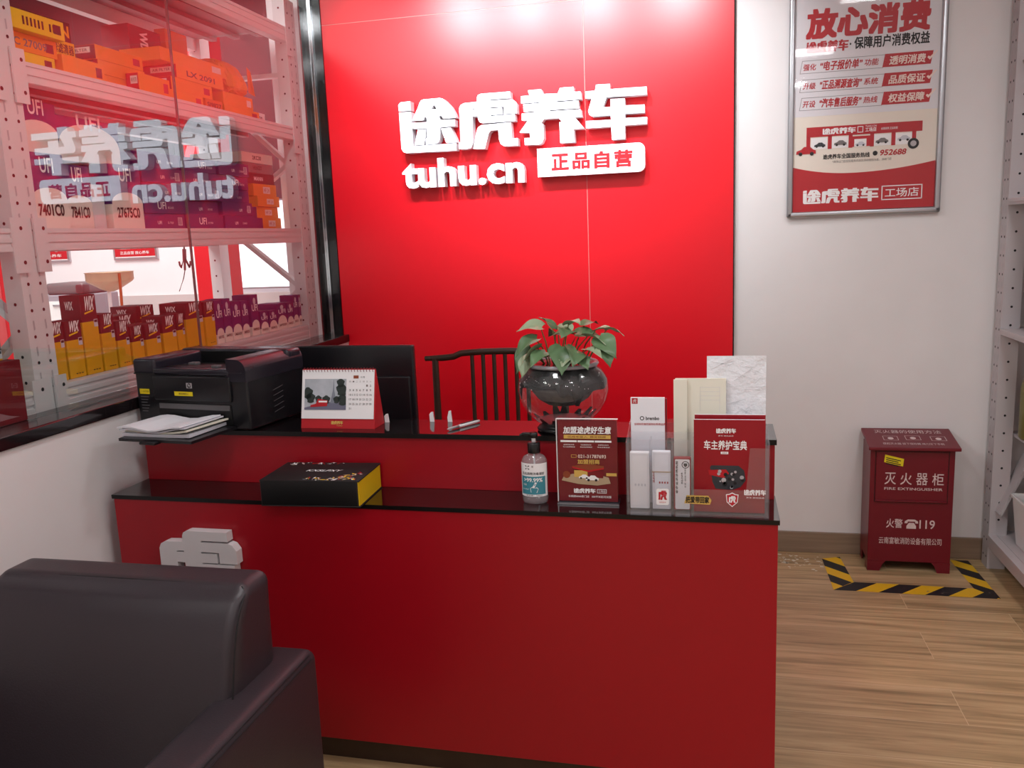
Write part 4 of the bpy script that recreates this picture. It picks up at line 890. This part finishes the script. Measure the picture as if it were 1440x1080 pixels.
def plate(b, x, y0, z0, z1, sx):
    c = x+sx*.006; b.box(min(x, c), y0, z0, max(x, c), y0+.05, z1)
    P = PX(c) if sx > 0 else PL(c); q = 1 if sx > 0 else -1
    b.disc(P, q*(y0+.035), z1-.03, .006, 1, .0006, 8).disc(P, q*(y0+.035), z0+.03, .006, 1, .0006, 8)
rk = thing('storage_rack', 'white perforated steel storage rack full of filter boxes behind the glass partition', 'rack', (-2.15, -1.0, 0))
XF, XB = -1.90, -2.41
for y in (-1.905, -.135):
    for x, s_ in ((XF, 1), (XB, -1)):
        b = MB(); upright(b, x, y, .0, 2.62, .095 if s_ > 0 else .08, .06, s_); build('upright', b, ['steel_white', 'hole', 'steel_gray'], rk)
LV_ = ((1.049, 1.113), (1.510, 1.576), (1.985, 2.045), (2.425, 2.490))
for z0, z1 in LV_:
    for x, s_ in ((XF+.002, 1), (XB-.0, -1)):
        for y0, y1 in ((-1.81, -.135), (-3.6, -1.905)):
            b = MB(); beam(b, x-(.0 if s_ > 0 else 0), y0, y1, z0, z1, s_); bm = build('beam', b, 'steel_white', rk)
            if s_ > 0:
                b = MB()
                for yy in (y0-.03 if y0 > -2 else y0, y1-.02): plate(b, x+.001, yy, z0-.06, z1+.03, s_)
                build('beam_bracket', b, ['steel_white', 'hole'], bm)
    for y0, y1 in ((-1.815, -.13), (-3.6, -1.905)):
        b = MB(); b.box(XB+.043, y0, z1-.012, XF-.04, y1, z1-.001)
        for k in range(3): xx = XB+.12+k*.12; b.box(xx, y0, z1-.03, xx+.03, y1, z1-.012)
        build('deck', b, 'deck_dark', rk)
for y in (-.09, -1.86):
    for a, c in (((XF-.06, y, 1.30), (XB+.06, y, 1.62)), ((XB+.06, y, 1.62), (XF-.06, y, 1.88)), ((XF-.06, y, 1.88), (XB+.06, y, 2.24)), ((XF-.06, y, 2.29), (XB+.06, y, 2.29)), ((XB+.06, y, .95), (XF-.06, y, 1.28))):
        build('brace', MB().bar(a, c, .035, .02, 0, (0, 1, 0)), 'steel_white', rk)

def num(i): return ('first', 'second', 'third', 'fourth', 'fifth', 'sixth', 'seventh', 'eighth', 'ninth', 'tenth', 'eleventh', 'twelfth', 'thirteenth')[i]
def carton(name, label, cat, x, y0, y1, z0, z1, depth, mats, split=.0, group=None, rz=0):
    """box whose face looks to +X; lower part (split of the height) in the second material"""
    o = thing(name, label, cat, (x-depth/2, (y0+y1)/2, z0), rz, group); w2, d2, h = (y1-y0)/2, depth/2, z1-z0
    b = MB(); zs = h*split
    if split: b.box(-d2, -w2, 0, d2, w2, zs, 1); b.box(-d2, -w2, zs, d2, w2, h, 0)
    else: b.box(-d2, -w2, 0, d2, w2, h, 0)
    body = build('carton_body', b, mats, o, local=True, bevel=.0012, seg=1)
    return o, body, d2, w2, h
def filter_wix(y0, y1, zt, label, x=-1.935, z0=1.1135):
    d = min(.11, max(.07, y1-y0)); h = zt-z0
    o, body, d2, w2, h = carton('filter_box', label, 'filter box', x, y0+.002, y1-.002, z0, zt, d, ['maroon_box', 'yellow_box'], .66 if h > .16 else .58, 'maroon and yellow filter boxes on the bottom rack shelf')
    sp = .66 if h > .16 else .58
    b = MB(); P = PX(d2); hh = min(.045, h*(1-sp)*.55); zc = h*sp+(h*(1-sp))*.42
    b.text(P, 'WIX', -w2*.62, zc, w2*.62, zc+hh, 0, .001, .035, .18)
    b.shape(P, [(-w2*.62, zc-.012), (w2*.5, zc-.012+w2*.22), (w2*.5, zc-.007+w2*.22), (-w2*.62, zc-.007)], 1, (), .001)
    P2 = PF(-w2); b.text(P2, 'WIX', -d2*.5, zc+.004, d2*.3, zc+.004+hh*.6, 0, .001, .03)
    build('lettering', b, ['print_white', 'yellow_line'], body, local=True)
    b = MB(); b.rect(P, w2*.45, h*sp-.018, w2*.95, h*sp+.006, 0, .0008).rect(P, w2*.5, h*sp-.004, w2*.9, h*sp+.004, 1, .0012)
    for k in range(3): b.rect(P, -w2*.3+k*w2*.35, .012, -w2*.1+k*w2*.35, .015, 1, .0008)
    build('printed_label', b, ['paper_shade', 'ink'], body, local=True)
WX = [(-1.79, -1.727, 1.297), (-1.722, -1.648, 1.294), (-1.644, -1.568, 1.369), (-1.562, -1.494, 1.301), (-1.488, -1.424, 1.270), (-1.415, -1.350, 1.245), (-1.339, -1.252, 1.243), (-1.240, -1.156, 1.262), (-1.152, -1.102, 1.263), (-1.093, -.975, 1.297), (-.965, -.893, 1.291)]
for i, (a, c, z) in enumerate(WX):
    lab = ('leftmost maroon and yellow filter box beside the rack post', 'second maroon and yellow filter box right of the rack post', 'tallest maroon and yellow filter box on the bottom rack shelf', 'maroon and yellow filter box right beside the tallest one', 'second maroon and yellow filter box right of the tallest one', 'third maroon and yellow filter box right of the tallest one', 'fourth maroon and yellow filter box right of the tallest one', 'fifth maroon and yellow filter box right of the tallest one', 'narrow maroon and yellow filter box left of the glass joint', 'wide maroon filter box standing just left of the glass joint', 'maroon and yellow filter box touching the purple boxes')[i]
    filter_wix(a, c, z, lab)
filter_wix(-1.32, -1.21, 1.272, 'maroon filter box in the second row of the bottom shelf', x=-2.07)
filter_wix(-1.17, -1.06, 1.295, 'maroon filter box in the second row left of the glass joint', x=-2.09)
filter_wix(-2.005, -1.912, 1.285, 'dark topped yellow filter box standing left of the rack post', x=-1.99)
def filter_ufi(y0, y1, zt, label, x=-1.935, z0=1.1135, txt=True):
    o, body, d2, w2, h = carton('filter_box', label, 'filter box', x, y0+.0015, y1-.0015, z0, zt, min(.1, y1-y0+.02), ['purple_box', 'peach'], .22, 'purple and white filter boxes on the bottom rack shelf')
    P = PX(d2); b = MB(); ol = [(-w2*.98, h*.2)]+[(w2*.98*math.cos(R(180-k*15)), h*.24+w2*.8*math.sin(R(180-k*15))) for k in range(13)]+[(w2*.98, h*.2)]
    b.shape(P, ol, 0, (), .0007); build('white_arch', b, 'peach', body, local=True)
    b = MB(); b.text(P, 'UFI', -w2*.75, h*.60, w2*.75, h*.60+min(.030, h*.16), 0, .001, .012)
    b.disc(P, 0, h*.84, w2*.34, 1, .001, 14, h*.085); b.text(P, str(24000+int(y1*-9973) % 900)+'C0', -w2*.75, h*.12, w2*.75, h*.12+.011, 2, .0012, .02)
    build('lettering', b, ['print_white', 'paper_shade', 'ink'], body, local=True)
UF = [(-.889, -.834, 1.290), (-.830, -.770, 1.292), (-.766, -.694, 1.275), (-.690, -.632, 1.272), (-.612, -.545, 1.292), (-.538, -.466, 1.214), (-.459, -.386, 1.209), (-.382, -.290, 1.235), (-.286, -.224, 1.232), (-.221, -.172, 1.262), (-.169, -.138, 1.260)]
UL = ('leftmost purple and white filter box touching the maroon ones', 'second purple and white filter box from the left', 'third purple and white filter box from the left', 'fourth purple and white filter box from the left', 'tall purple and white filter box left of the two shortest', 'left one of the two shortest purple filter boxes', 'right one of the two shortest purple filter boxes', 'wide purple filter box right of the two shortest', 'fourth purple and white filter box from the right', 'second purple and white filter box from the right', 'rightmost purple and white filter box beside the rack post')
for (a, c, z), l in zip(UF, UL): filter_ufi(a, c, z, l)

# shelf above: big numbered cartons, rows of purple boxes, orange boxes at the end
def big_ufi(y0, y1, z0, z1, label, code, x=-1.94, d=.30):
    o, body, d2, w2, h = carton('numbered_carton', label, 'carton', x, y0+.002, y1-.002, z0, z1, d, ['purple_box', 'peach'], .38, 'numbered cartons on the middle rack shelf')
    P = PX(d2); b = MB(); ol = [(-w2*.98, h*.36)]+[(w2*.98*math.cos(R(180-k*15)), h*.40+w2*.45*math.sin(R(180-k*15))) for k in range(13)]+[(w2*.98, h*.36)]
    b.shape(P, ol, 0, (), .0007); build('white_arch', b, 'peach', body, local=True)
    b = MB(); b.text(P, 'UFI', -w2*.38, h*.74, w2*.38, h*.74+.045, 0, .0012, .012)
    if code: b.text(P, code, -w2*.72, h*.17, w2*.72, h*.17+.036, 1, .0012, .03)
    build('lettering', b, ['print_white', 'ink'], body, local=True)
big_ufi(-1.780, -1.630, 1.5765, 1.80, 'carton numbered 7401C0 beside the left rack post', '7401C0')
big_ufi(-1.622, -1.502, 1.5765, 1.775, 'carton numbered 7B41C0 next to the leftmost numbered carton', '7B41C0', x=-1.955)
big_ufi(-1.430, -1.262, 1.5765, 1.79, 'carton numbered 27675C0 left of the purple box rows', '27675C0')
carton('narrow_carton', 'narrow grey pink carton edge between two numbered cartons', 'carton', -1.96, -1.497, -1.437, 1.5765, 1.72, .3, ['steel_white'])
big_ufi(-1.77, -1.60, 1.8015, 1.955, 'purple carton lying on the leftmost numbered carton', None, x=-1.97)
big_ufi(-1.595, -1.30, 1.7905, 1.93, 'wide purple carton with pale arch on top of the numbered cartons', None, x=-1.98, d=.28)
cols = [(-1.252, -1.005), (-1.0, -.755), (-.75, -.505)]
for r_ in range(5):
    for c_, (a, c) in enumerate(cols):
        z0 = 1.5765+r_*.0545; jit = random.uniform(-.012, .012); rows = ('bottom', 'second', 'third', 'fourth', 'top')[r_]; cn = ('left', 'middle', 'right')[c_]
        o, body, d2, w2, h = carton('flat_box', 'flat purple box in the %s row, %s stack, middle rack shelf' % (rows, cn), 'flat box', -1.945+jit, a+.003, c-.003, z0, z0+.0535, .22, ['purple_box'], 0, 'flat purple boxes stacked on the middle rack shelf')
        P = PX(d2); b = MB(); big = (r_+c_) % 4 == 1; u = random.uniform(-w2*.5, w2*.1)
        b.text(P, 'UFI', u, .016, u+(.05 if big else .024), .016+(.026 if big else .012), 0, .0008, .012)
        b.text(P, str(random.randint(21, 39))+'.'+str(random.randint(100, 999))+'.00', u+.06, .018, u+.095, .026, 0, .0008, 0)
        if (r_+c_) % 3 == 0: b.rect(P, w2*.62, .012, w2*.85, .042, 1, .0007); [b.rect(P, w2*.65+k*.004, .015, w2*.65+k*.004+.002, .04, 2, .0011) for k in range(5)]
        build('lettering', b, ['print_white', 'paper_shade', 'purple_box'], body, local=True)
for r_, (z0, z1, x, a, c, m) in enumerate(((1.5765, 1.625, -1.97, -.50, -.375, 'purple_box'), (1.6255, 1.675, -1.99, -.50, -.385, 'purple_box'))):
    carton('flat_box', ('purple flat box at the right end of the bottom row', 'purple flat box one above the right end')[r_], 'flat box', x, a, c, z0, z1, .2, [m], 0, 'flat purple boxes stacked on the middle rack shelf')
OR = [(1.5765, 1.628), (1.6285, 1.678), (1.6785, 1.727), (1.7275, 1.782)]
for i, (z0, z1) in enumerate(OR):
    o, body, d2, w2, h = carton('orange_box', ('lowest', 'second lowest', 'third lowest', 'topmost')[i]+' orange box stacked by the right post, middle rack shelf', 'flat box', -2.0-.012*(i % 2), -.35-.008*(i % 2), -.145, z0, z1, .24, ['orange_box', 'maroon_box'], 0, 'orange boxes by the right post of the middle rack shelf')
    P = PX(d2); build('printed_label', MB().rect(P, -.02, .012, .045, h-.012, 0, .0007).text(P, 'HF 24', -.012, .018, .036, h-.018, 1, .0011, 0), ['peach', 'sticker_red'], body, local=True)
for i, (z0, z1, m) in enumerate(((1.7825, 1.83, 'maroon_box'), (1.8305, 1.875, 'gray_box'), (1.8755, 1.92, 'peach'))):
    o, body, d2, w2, h = carton('flat_box', ('dark maroon flat box above the orange boxes by the post', 'grey flat box second from top above the orange boxes', 'pale flat box on top of the pile above the orange boxes')[i], 'flat box', -2.02, -.42, -.142, z0, z1, .26, [m])
    build('lettering', MB().text(PX(d2), ('MANN', 'HENGST', '2KC30')[i], -.05, .014, .03, .032, 0, .0008, .02), 'ink' if i else 'print_white', body, local=True)

# top shelf: yellow, orange and maroon packs
ZT = 2.0455
def pack(name, label, cat, x, y0, y1, z0, z1, d, m, txt=None, tm='ink', lab=None, end=None, rz=0, group=None, ts=.6, tv=(.28, .72)):
    o, body, d2, w2, h = carton(name, label, cat, x, y0, y1, z0, z1, d, [m], 0, group, rz)
    if end:                                                        # printed end face toward -Y
        build('printed_end', MB().rect(PF(-w2), -d2+.001, .001, d2-.001, h-.001, 0, .0007).rect(PF(-w2), -d2*.3, h*.45, d2*.8, h*.85, 1, .0011).text(PF(-w2), 'AIR FILTER', -d2*.2, h*.55, d2*.7, h*.75, 2, .0014, .01), [end, 'white_label', 'ink'], body, local=True)
    if txt: build('lettering', MB().text(PX(d2), txt, -w2*ts, h*tv[0], w2*ts, h*tv[1], 0, .0008, .02), tm, body, local=True)
    if lab: build('printed_label', MB().rect(PX(d2), w2*.55, h*.25, w2*.85, h*.75, 0, .0007), lab, body, local=True)
    return o
pack('air_filter_box', 'lowest yellow box at the left end of the top rack shelf', 'flat box', -1.95, -1.80, -1.60, ZT, 2.088, .20, 'yellow_pack', None, lab='maroon_box')
pack('air_filter_box', 'yellow orange box second in the leftmost top shelf pile', 'flat box', -1.95, -1.80, -1.585, 2.0885, 2.140, .20, 'orange_box', 'C 27009', 'ink_gray', lab='maroon_box')
pack('air_filter_box', 'bright yellow box topmost in the leftmost top shelf pile', 'flat box', -1.92, -1.79, -1.580, 2.1405, 2.195, .20, 'yellow_pack', 'ⅢⅢ II', 'ink', lab='ink')
pack('air_filter_box', 'yellow box in front of the pile with dark foreign lettering', 'flat box', -1.94, -1.578, -1.388, ZT, 2.108, .115, 'orange_box', None, lab='maroon_box')
pack('air_filter_box', 'yellow box with dark chinese lettering behind the front yellow box', 'box', -2.06, -1.500, -1.366, ZT, 2.187, .065, 'yellow_pack', '曼牌滤清器', 'ink', ts=.9, tv=(.72, .94))
pack('air_filter_box', 'dark grey box with yellow lettering behind the yellow boxes', 'box', -2.197, -1.43, -1.205, ZT, 2.300, .10, 'dark_box', 'MANN\nFILTER', 'yellow_pack', ts=.92, tv=(.58, .95))
for i, (z0, z1, o_) in enumerate(((2.0455, 2.092, 0), (2.0925, 2.138, -.006), (2.1385, 2.185, -.012))):
    pack('orange_pack', ('lowest', 'middle', 'topmost')[i]+' orange pack of the three with maroon ends, top shelf', 'flat box', -1.99, -1.343+o_, -1.095+o_, z0, z1, .20, 'orange_box', None, lab='sticker_red', end='maroon_box')
pack('orange_pack', 'orange pack with red end lying at the front of the top shelf', 'flat box', -1.93, -1.225, -1.045, ZT, 2.112, .05, 'orange_box', None, lab='sticker_red', end='print_red')
pack('filter_pack', 'maroon box with white sideways lettering behind the orange packs', 'box', -2.16, -.93, -.73, ZT, 2.36, .12, 'maroon_box', None)
b = MB(); P = PX(-2.16); b.text(lambda u, v, w: P(-.865+v, 2.345-u, w), 'WIX', 0, 0, .085, .05, 0, .001, .04); 
mr = [o for o in bpy.data.objects if o.name == 'filter_pack'][0]
build('lettering', b, 'print_white', mr)
pack('orange_pack', 'tall orange pack standing behind the glass joint', 'box', -2.145, -.715, -.565, ZT, 2.385, .05, 'orange_dark', None)
pack('orange_pack', 'lowest orange pack right of the glass joint', 'flat box', -1.95, -1.03, -.80, ZT, 2.09, .18, 'orange_box', None, lab='sticker_red')
pack('orange_pack', 'orange pack second in the pile right of the glass joint', 'flat box', -1.955, -.995, -.72, 2.0905, 2.140, .18, 'orange_box', None, lab='sticker_red', end='print_red')
pack('orange_pack', 'orange pack third in the pile with red end by the glass joint', 'flat box', -1.955, -.955, -.63, 2.1405, 2.190, .17, 'orange_box', 'LX 2091', 'ink', end='print_red')
pack('orange_pack', 'orange pack topmost in the pile right of the glass joint', 'flat box', -1.96, -1.04, -.60, 2.1905, 2.238, .17, 'orange_box', None, lab='peach')
pack('orange_pack', 'orange pack with dark lettering between the two front piles', 'flat box', -1.95, -.785, -.66, ZT, 2.0895, .17, 'orange_dark', 'SI9827', 'ink', ts=.8)
pack('orange_pack', 'lowest orange pack of the right pile on the top shelf', 'flat box', -1.95, -.645, -.36, ZT, 2.085, .18, 'orange_box', None, lab='sticker_red')
pack('orange_pack', 'upper orange pack of the right pile on the top shelf', 'flat box', -1.955, -.64, -.40, 2.0855, 2.139, .17, 'orange_box', None, lab='peach')
o = thing('orange_bag', 'crumpled orange bag slumped on the right orange pile', 'bag', (-2.03, -.52, 2.1395))
b = MB(); b.rbox(-2.12, -.562, 2.146, -1.955, -.41, 2.285, .03, 4, n=4, bulge=(.012, .008, .006))
rb = random.Random(4)
for i, v in enumerate(b.v): 
    k = (v.z-2.1395)/.146; b.v[i] = Vector((v.x-.05*k*k+rb.uniform(-.003, .003), v.y-.03*k+rb.uniform(-.004, .004), v.z))
b.sm = set(); build('bag_body', b, 'orange_box', o)
b = MB(); b.add([(-1.957, -.425, 2.27), (-1.95, -.405, 2.25), (-1.948, -.385, 2.15), (-1.952, -.435, 2.16)], [(0, 1, 2, 3)]); build('folded_flap', b, 'orange_dark', o)
pack('maroon_pack', 'maroon flat pack behind the crumpled orange bag', 'flat box', -2.23, -.72, -.43, 2.05, 2.255, .10, 'maroon_box', None)
pack('white_carton', 'small white carton beside the right rack post, top shelf', 'carton', -2.0, -.35, -.215, ZT, 2.10, .14, 'white_card', '2KC30', 'ink')
pack('white_carton', 'white carton with dark print left of the rack post', 'carton', -1.98, -2.25, -1.935, 1.5765, 1.70, .2, 'white_card', '0281 2 7233', 'ink')
carton('red_carton', 'dark red box standing on the sill at the left picture edge', 'box', -1.840, -2.30, -2.012, 1.0505, 1.22, .044, ['print_dark_red'])

# ---------------------------------------------------------------- rack at the right wall and its bottles
rr_ = thing('white_shelf_rack', 'white perforated steel shelf rack along the right wall', 'rack', (1.4, -.4, 0))
for y in (-.115, -.72):
    for x, s_ in ((1.18, -1), (1.62, 1)):
        b = MB(); upright(b, x, y, 0, 2.6, .075, .07, s_); build('upright', b, ['rack_white_dim', 'hole', 'steel_gray'], rr_)
for z0, z1 in ((.10, .155), (.588, .60), (1.02, 1.045), (1.545, 1.57)):
    for x, s_ in ((1.179, -1), (1.621, 1)):
        if z0 == .588: continue
        b = MB(); b.box(min(x, x-s_*.03), -.645, z0, max(x, x-s_*.03), -.115, z1).box(min(x, x+s_*.004), -.645, z1-.014, max(x, x+s_*.004), -.115, z1); build('beam', b, 'rack_white_dim', rr_)
    build('deck', MB().box(1.255 if z0 == .588 else 1.211, -.70, z1-.012, 1.589, -.05, z1-.001), 'rack_white_dim', rr_)
for a, c in (((1.205, -.128, .26), (1.60, -.128, 1.22)), ((1.60, -.128, 1.22), (1.205, -.128, 2.1))):
    build('brace', MB().bar(a, c, .085, .012, 0, (0, 1, 0)), 'rack_white_dim', rr_)
def jug(name, label, x, y, z, r, h, m, cap):
    o = thing(name, label, 'bottle', (x, y, z)); 
    build('bottle_body', MB().lathe([(r*.9, 0), (r, .01), (r, h*.72), (r*.85, h*.84), (r*.35, h*.93), (r*.35, h*.95)], 24), m, o, local=True)
    b = MB()
    for k in range(3): b.box(-r*.5+k*r*.4, -r-.003, h*.15, -r*.5+k*r*.4+r*.12, -r*.9, h*.68)
    build('ribs', b, m, o, local=True)
    build('cap', MB().lathe([(r*.42, h*.94), (r*.42, h*1.02), (.001, h*1.02)], 16), cap, o, local=True)
jug('olive_jug', 'olive green plastic jug with white cap on the right rack', 1.305, -.215, .601, .066, .30, 'olive_plastic', 'bin_white')
jug('brown_jug', 'dark brown plastic jug on the upper deck of the right rack', 1.305, -.215, 1.046, .066, .33, 'brown_plastic', 'brown_plastic')
o = thing('white_bin', 'white plastic bin on the lowest deck of the right rack', 'bin', (1.36, -.42, .1555))
b = MB(); q = [(1.235, -.62), (1.52, -.62), (1.52, -.2), (1.235, -.2)]; c_ = (1.378, -.41)
lo = [(c_[0]+(x-c_[0])*.88, c_[1]+(y-c_[1])*.9, .156) for x, y in q]; hi = [(x, y, .36) for x, y in q]; hin = [(c_[0]+(x-c_[0])*.97, c_[1]+(y-c_[1])*.97, .36) for x, y in q]; lin_ = [(x, y, .162) for x, y, z in [(c_[0]+(x-c_[0])*.85, c_[1]+(y-c_[1])*.87, 0) for x, y in q]]
b.add(lo+hi+hin+lin_, [(3, 2, 1, 0)]+[(i, (i+1) % 4, 4+(i+1) % 4, 4+i) for i in range(4)]+[(4+i, 4+(i+1) % 4, 8+(i+1) % 4, 8+i) for i in range(4)]+[(8+i, 8+(i+1) % 4, 12+(i+1) % 4, 12+i) for i in range(4)]+[(12, 13, 14, 15)])
build('bin_body', b, 'bin_white', o); build('bin_rim', MB().rbox(1.228, -.627, .352, 1.528, -.617, .366, .003).rbox(1.228, -.203, .352, 1.528, -.193, .366, .003).rbox(1.228, -.627, .352, 1.238, -.193, .366, .003).rbox(1.518, -.627, .352, 1.528, -.193, .366, .003), 'bin_white', o)

# ---------------------------------------------------------------- things seen deep in the workshop
LX0, LX1 = -3.947, -3.66
for k, (x0, x1, lab) in enumerate(((-6.62, -5.99, 'red and white wall poster at the left of the workshop wall'), (-5.50, -5.03, 'red and white wall poster in the middle of the workshop wall'))):
    o = thing('workshop_poster', lab, 'poster', ((x0+x1)/2, 3.19, 1.42)); build('frame', MB().box(x0, 3.175, 1.42, x1, 3.199, 2.3), 'alu', o)
    P = PF(3.174); sh = build('printed_sheet', MB().rect(P, x0+.02, 1.44, x1-.02, 2.28, 0, .001).rect(P, x0+.02, 1.45, x1-.02, 1.62, 1, .003), ['print_white', 'print_red'], o)
    build('lettering', MB().logo(P, x0+.08, 1.52, x1-.08, 1.58, 0, .006).text(P, '正品自营 放心养车', x0+.08, 1.47, x1-.08, 1.50, 0, .006, .01), 'print_white', sh)
o = thing('whiteboard', 'large white board hanging on the workshop wall behind the rack', 'board', (-4.0, 3.19, 1.125)); build('board_panel', MB().box(-4.33, 3.17, 1.125, -3.68, 3.198, 1.9), 'glowing_white', o); build('board_frame', MB().frame(PF(3.17), -4.34, 1.115, -3.67, 1.91, .015, 0, .004), 'alu', o)  # board panel is no lamp; its added glow lifts it above the wall
o = thing('vehicle_lift', 'red vehicle lift column standing in the workshop behind the rack', 'lift', ((LX0+LX1)/2, 2.2, 0))
build('column', MB().box(LX0, 2.1, 0, LX1, 2.3, 3.2), 'lift_red', o, bevel=.01); build('carriage', MB().box(LX0-.04, 2.0, .35, LX1+.04, 2.1, .9), 'lift_red', o, bevel=.01); build('base_plate', MB().box(LX0-.12, 1.95, 0, LX1+.12, 2.5, .03), 'lift_red', o)
o = thing('oil_drainer', 'tan oil drain bowl on a pole in the workshop', 'oil drainer', (-4.27, 1.5, 0)); c = (-4.265, 1.5, 0)
build('bowl', MB().lathe([(.02, 1.215), (.06, 1.23), (.15, 1.285), (.163, 1.30), (.163, 1.353), (.172, 1.356), (.160, 1.352), (.155, 1.30), (.05, 1.245), (.001, 1.24)], 32, 0, c), 'oil_tan', o)
build('pole', MB().tube([(-4.30, 1.5, .35), (-4.285, 1.5, 1.225)], .014, 10), 'steel_white', o); build('hose', MB().tube([(-4.12, 1.42, 1.345), (-4.125, 1.42, 1.2), (-4.14, 1.43, 1.05), (-4.2, 1.46, .5)], .010, 8), 'copper', o)
build('tank', MB().lathe([(.001, .05), (.2, .05), (.2, .35), (.12, .40), (.001, .40)], 24, 0, c), 'trolley_gray', o)
for a in (0, 120, 240): build('caster', MB().lathe([(.001, 0), (.03, 0), (.03, .05), (.001, .05)], 10, 0, (c[0]+.16*math.cos(R(a)), c[1]+.16*math.sin(R(a)), 0)), 'ink', o)
o = thing('tool_trolley', 'grey tool trolley with a dark device on top in the workshop', 'trolley', (-5.1, 2.0, 0))
for x_ in (-5.3, -4.95):
    for y_ in (2.04, 2.36): build('caster', MB().lathe([(.001, 0), (.03, 0), (.03, .08), (.001, .08)], 10, 0, (x_, y_, 0)), 'ink', o)
build('cabinet', MB().box(-5.34, 2.0, .08, -4.90, 2.4, 1.17), 'trolley_gray', o, bevel=.01); 
for k in range(5): d_ = build('drawer', MB().box(-5.32, 1.985, .12+k*.205, -4.92, 2.0, .30+k*.205), 'bin_white' if k > 2 else 'trolley_gray', o); build('handle', MB().box(-5.2, 1.975, .26+k*.205, -5.04, 1.985, .275+k*.205), 'chrome', d_)
dv = thing('diagnostic_device', 'dark handheld device lying on the grey tool trolley', 'device', (-5.12, 2.2, 1.171)); build('device_body', MB().rbox(-5.30, 2.02, 1.171, -4.93, 2.35, 1.265, .03, 0, 3), 'plastic_gray', dv); build('device_end', MB().rbox(-5.0, 2.01, 1.18, -4.925, 2.1, 1.25, .015, 0, 2), 'brown_plastic', dv)
o = thing('red_tool_cabinet', 'tall red tool cabinet at the far left of the workshop', 'cabinet', (-4.2, .5, 0)); build('cabinet_body', MB().box(-4.42, .3, .0, -3.975, .40, 1.66), 'lift_red', o, bevel=.01)
for x in (-4.41, -4.19): build('door', MB().box(x, .288, .55, x+.210, .3, 1.63), 'lift_red', o, bevel=.004)
build('lower_drawer', MB().box(-4.40, .288, .05, -3.98, .3, .53), 'lift_red', o, bevel=.004)
o = thing('hanging_hook', 'dark hook hanging on a cable in the workshop behind the rack', 'hook', (-3.17, .8, 1.37)); build('cable', MB().tube([(-3.165, .8, 3.95), (-3.165, .8, 1.50)], .005, 6), 'ink', o)
b = MB(); b.tube([(-3.165, .8, 1.50), (-3.17, .8, 1.43)], .012, 8)
for s_ in (-1, 1): b.tube([(-3.17, .8, 1.45), (-3.17+s_*.03, .8, 1.385), (-3.17+s_*.036, .8, 1.40), (-3.17+s_*.040, .8, 1.425)], .006, 6)
b.tube([(-3.17, .8, 1.43), (-3.175, .8, 1.37)], .007, 6); build('hook_claw', b, 'brown_plastic', o)
build('thin_cord', MB().tube([(-3.175, .8, 1.37), (-3.19, .8, 1.32), (-3.23, .8, 1.24)], .003, 5), 'ink', o)
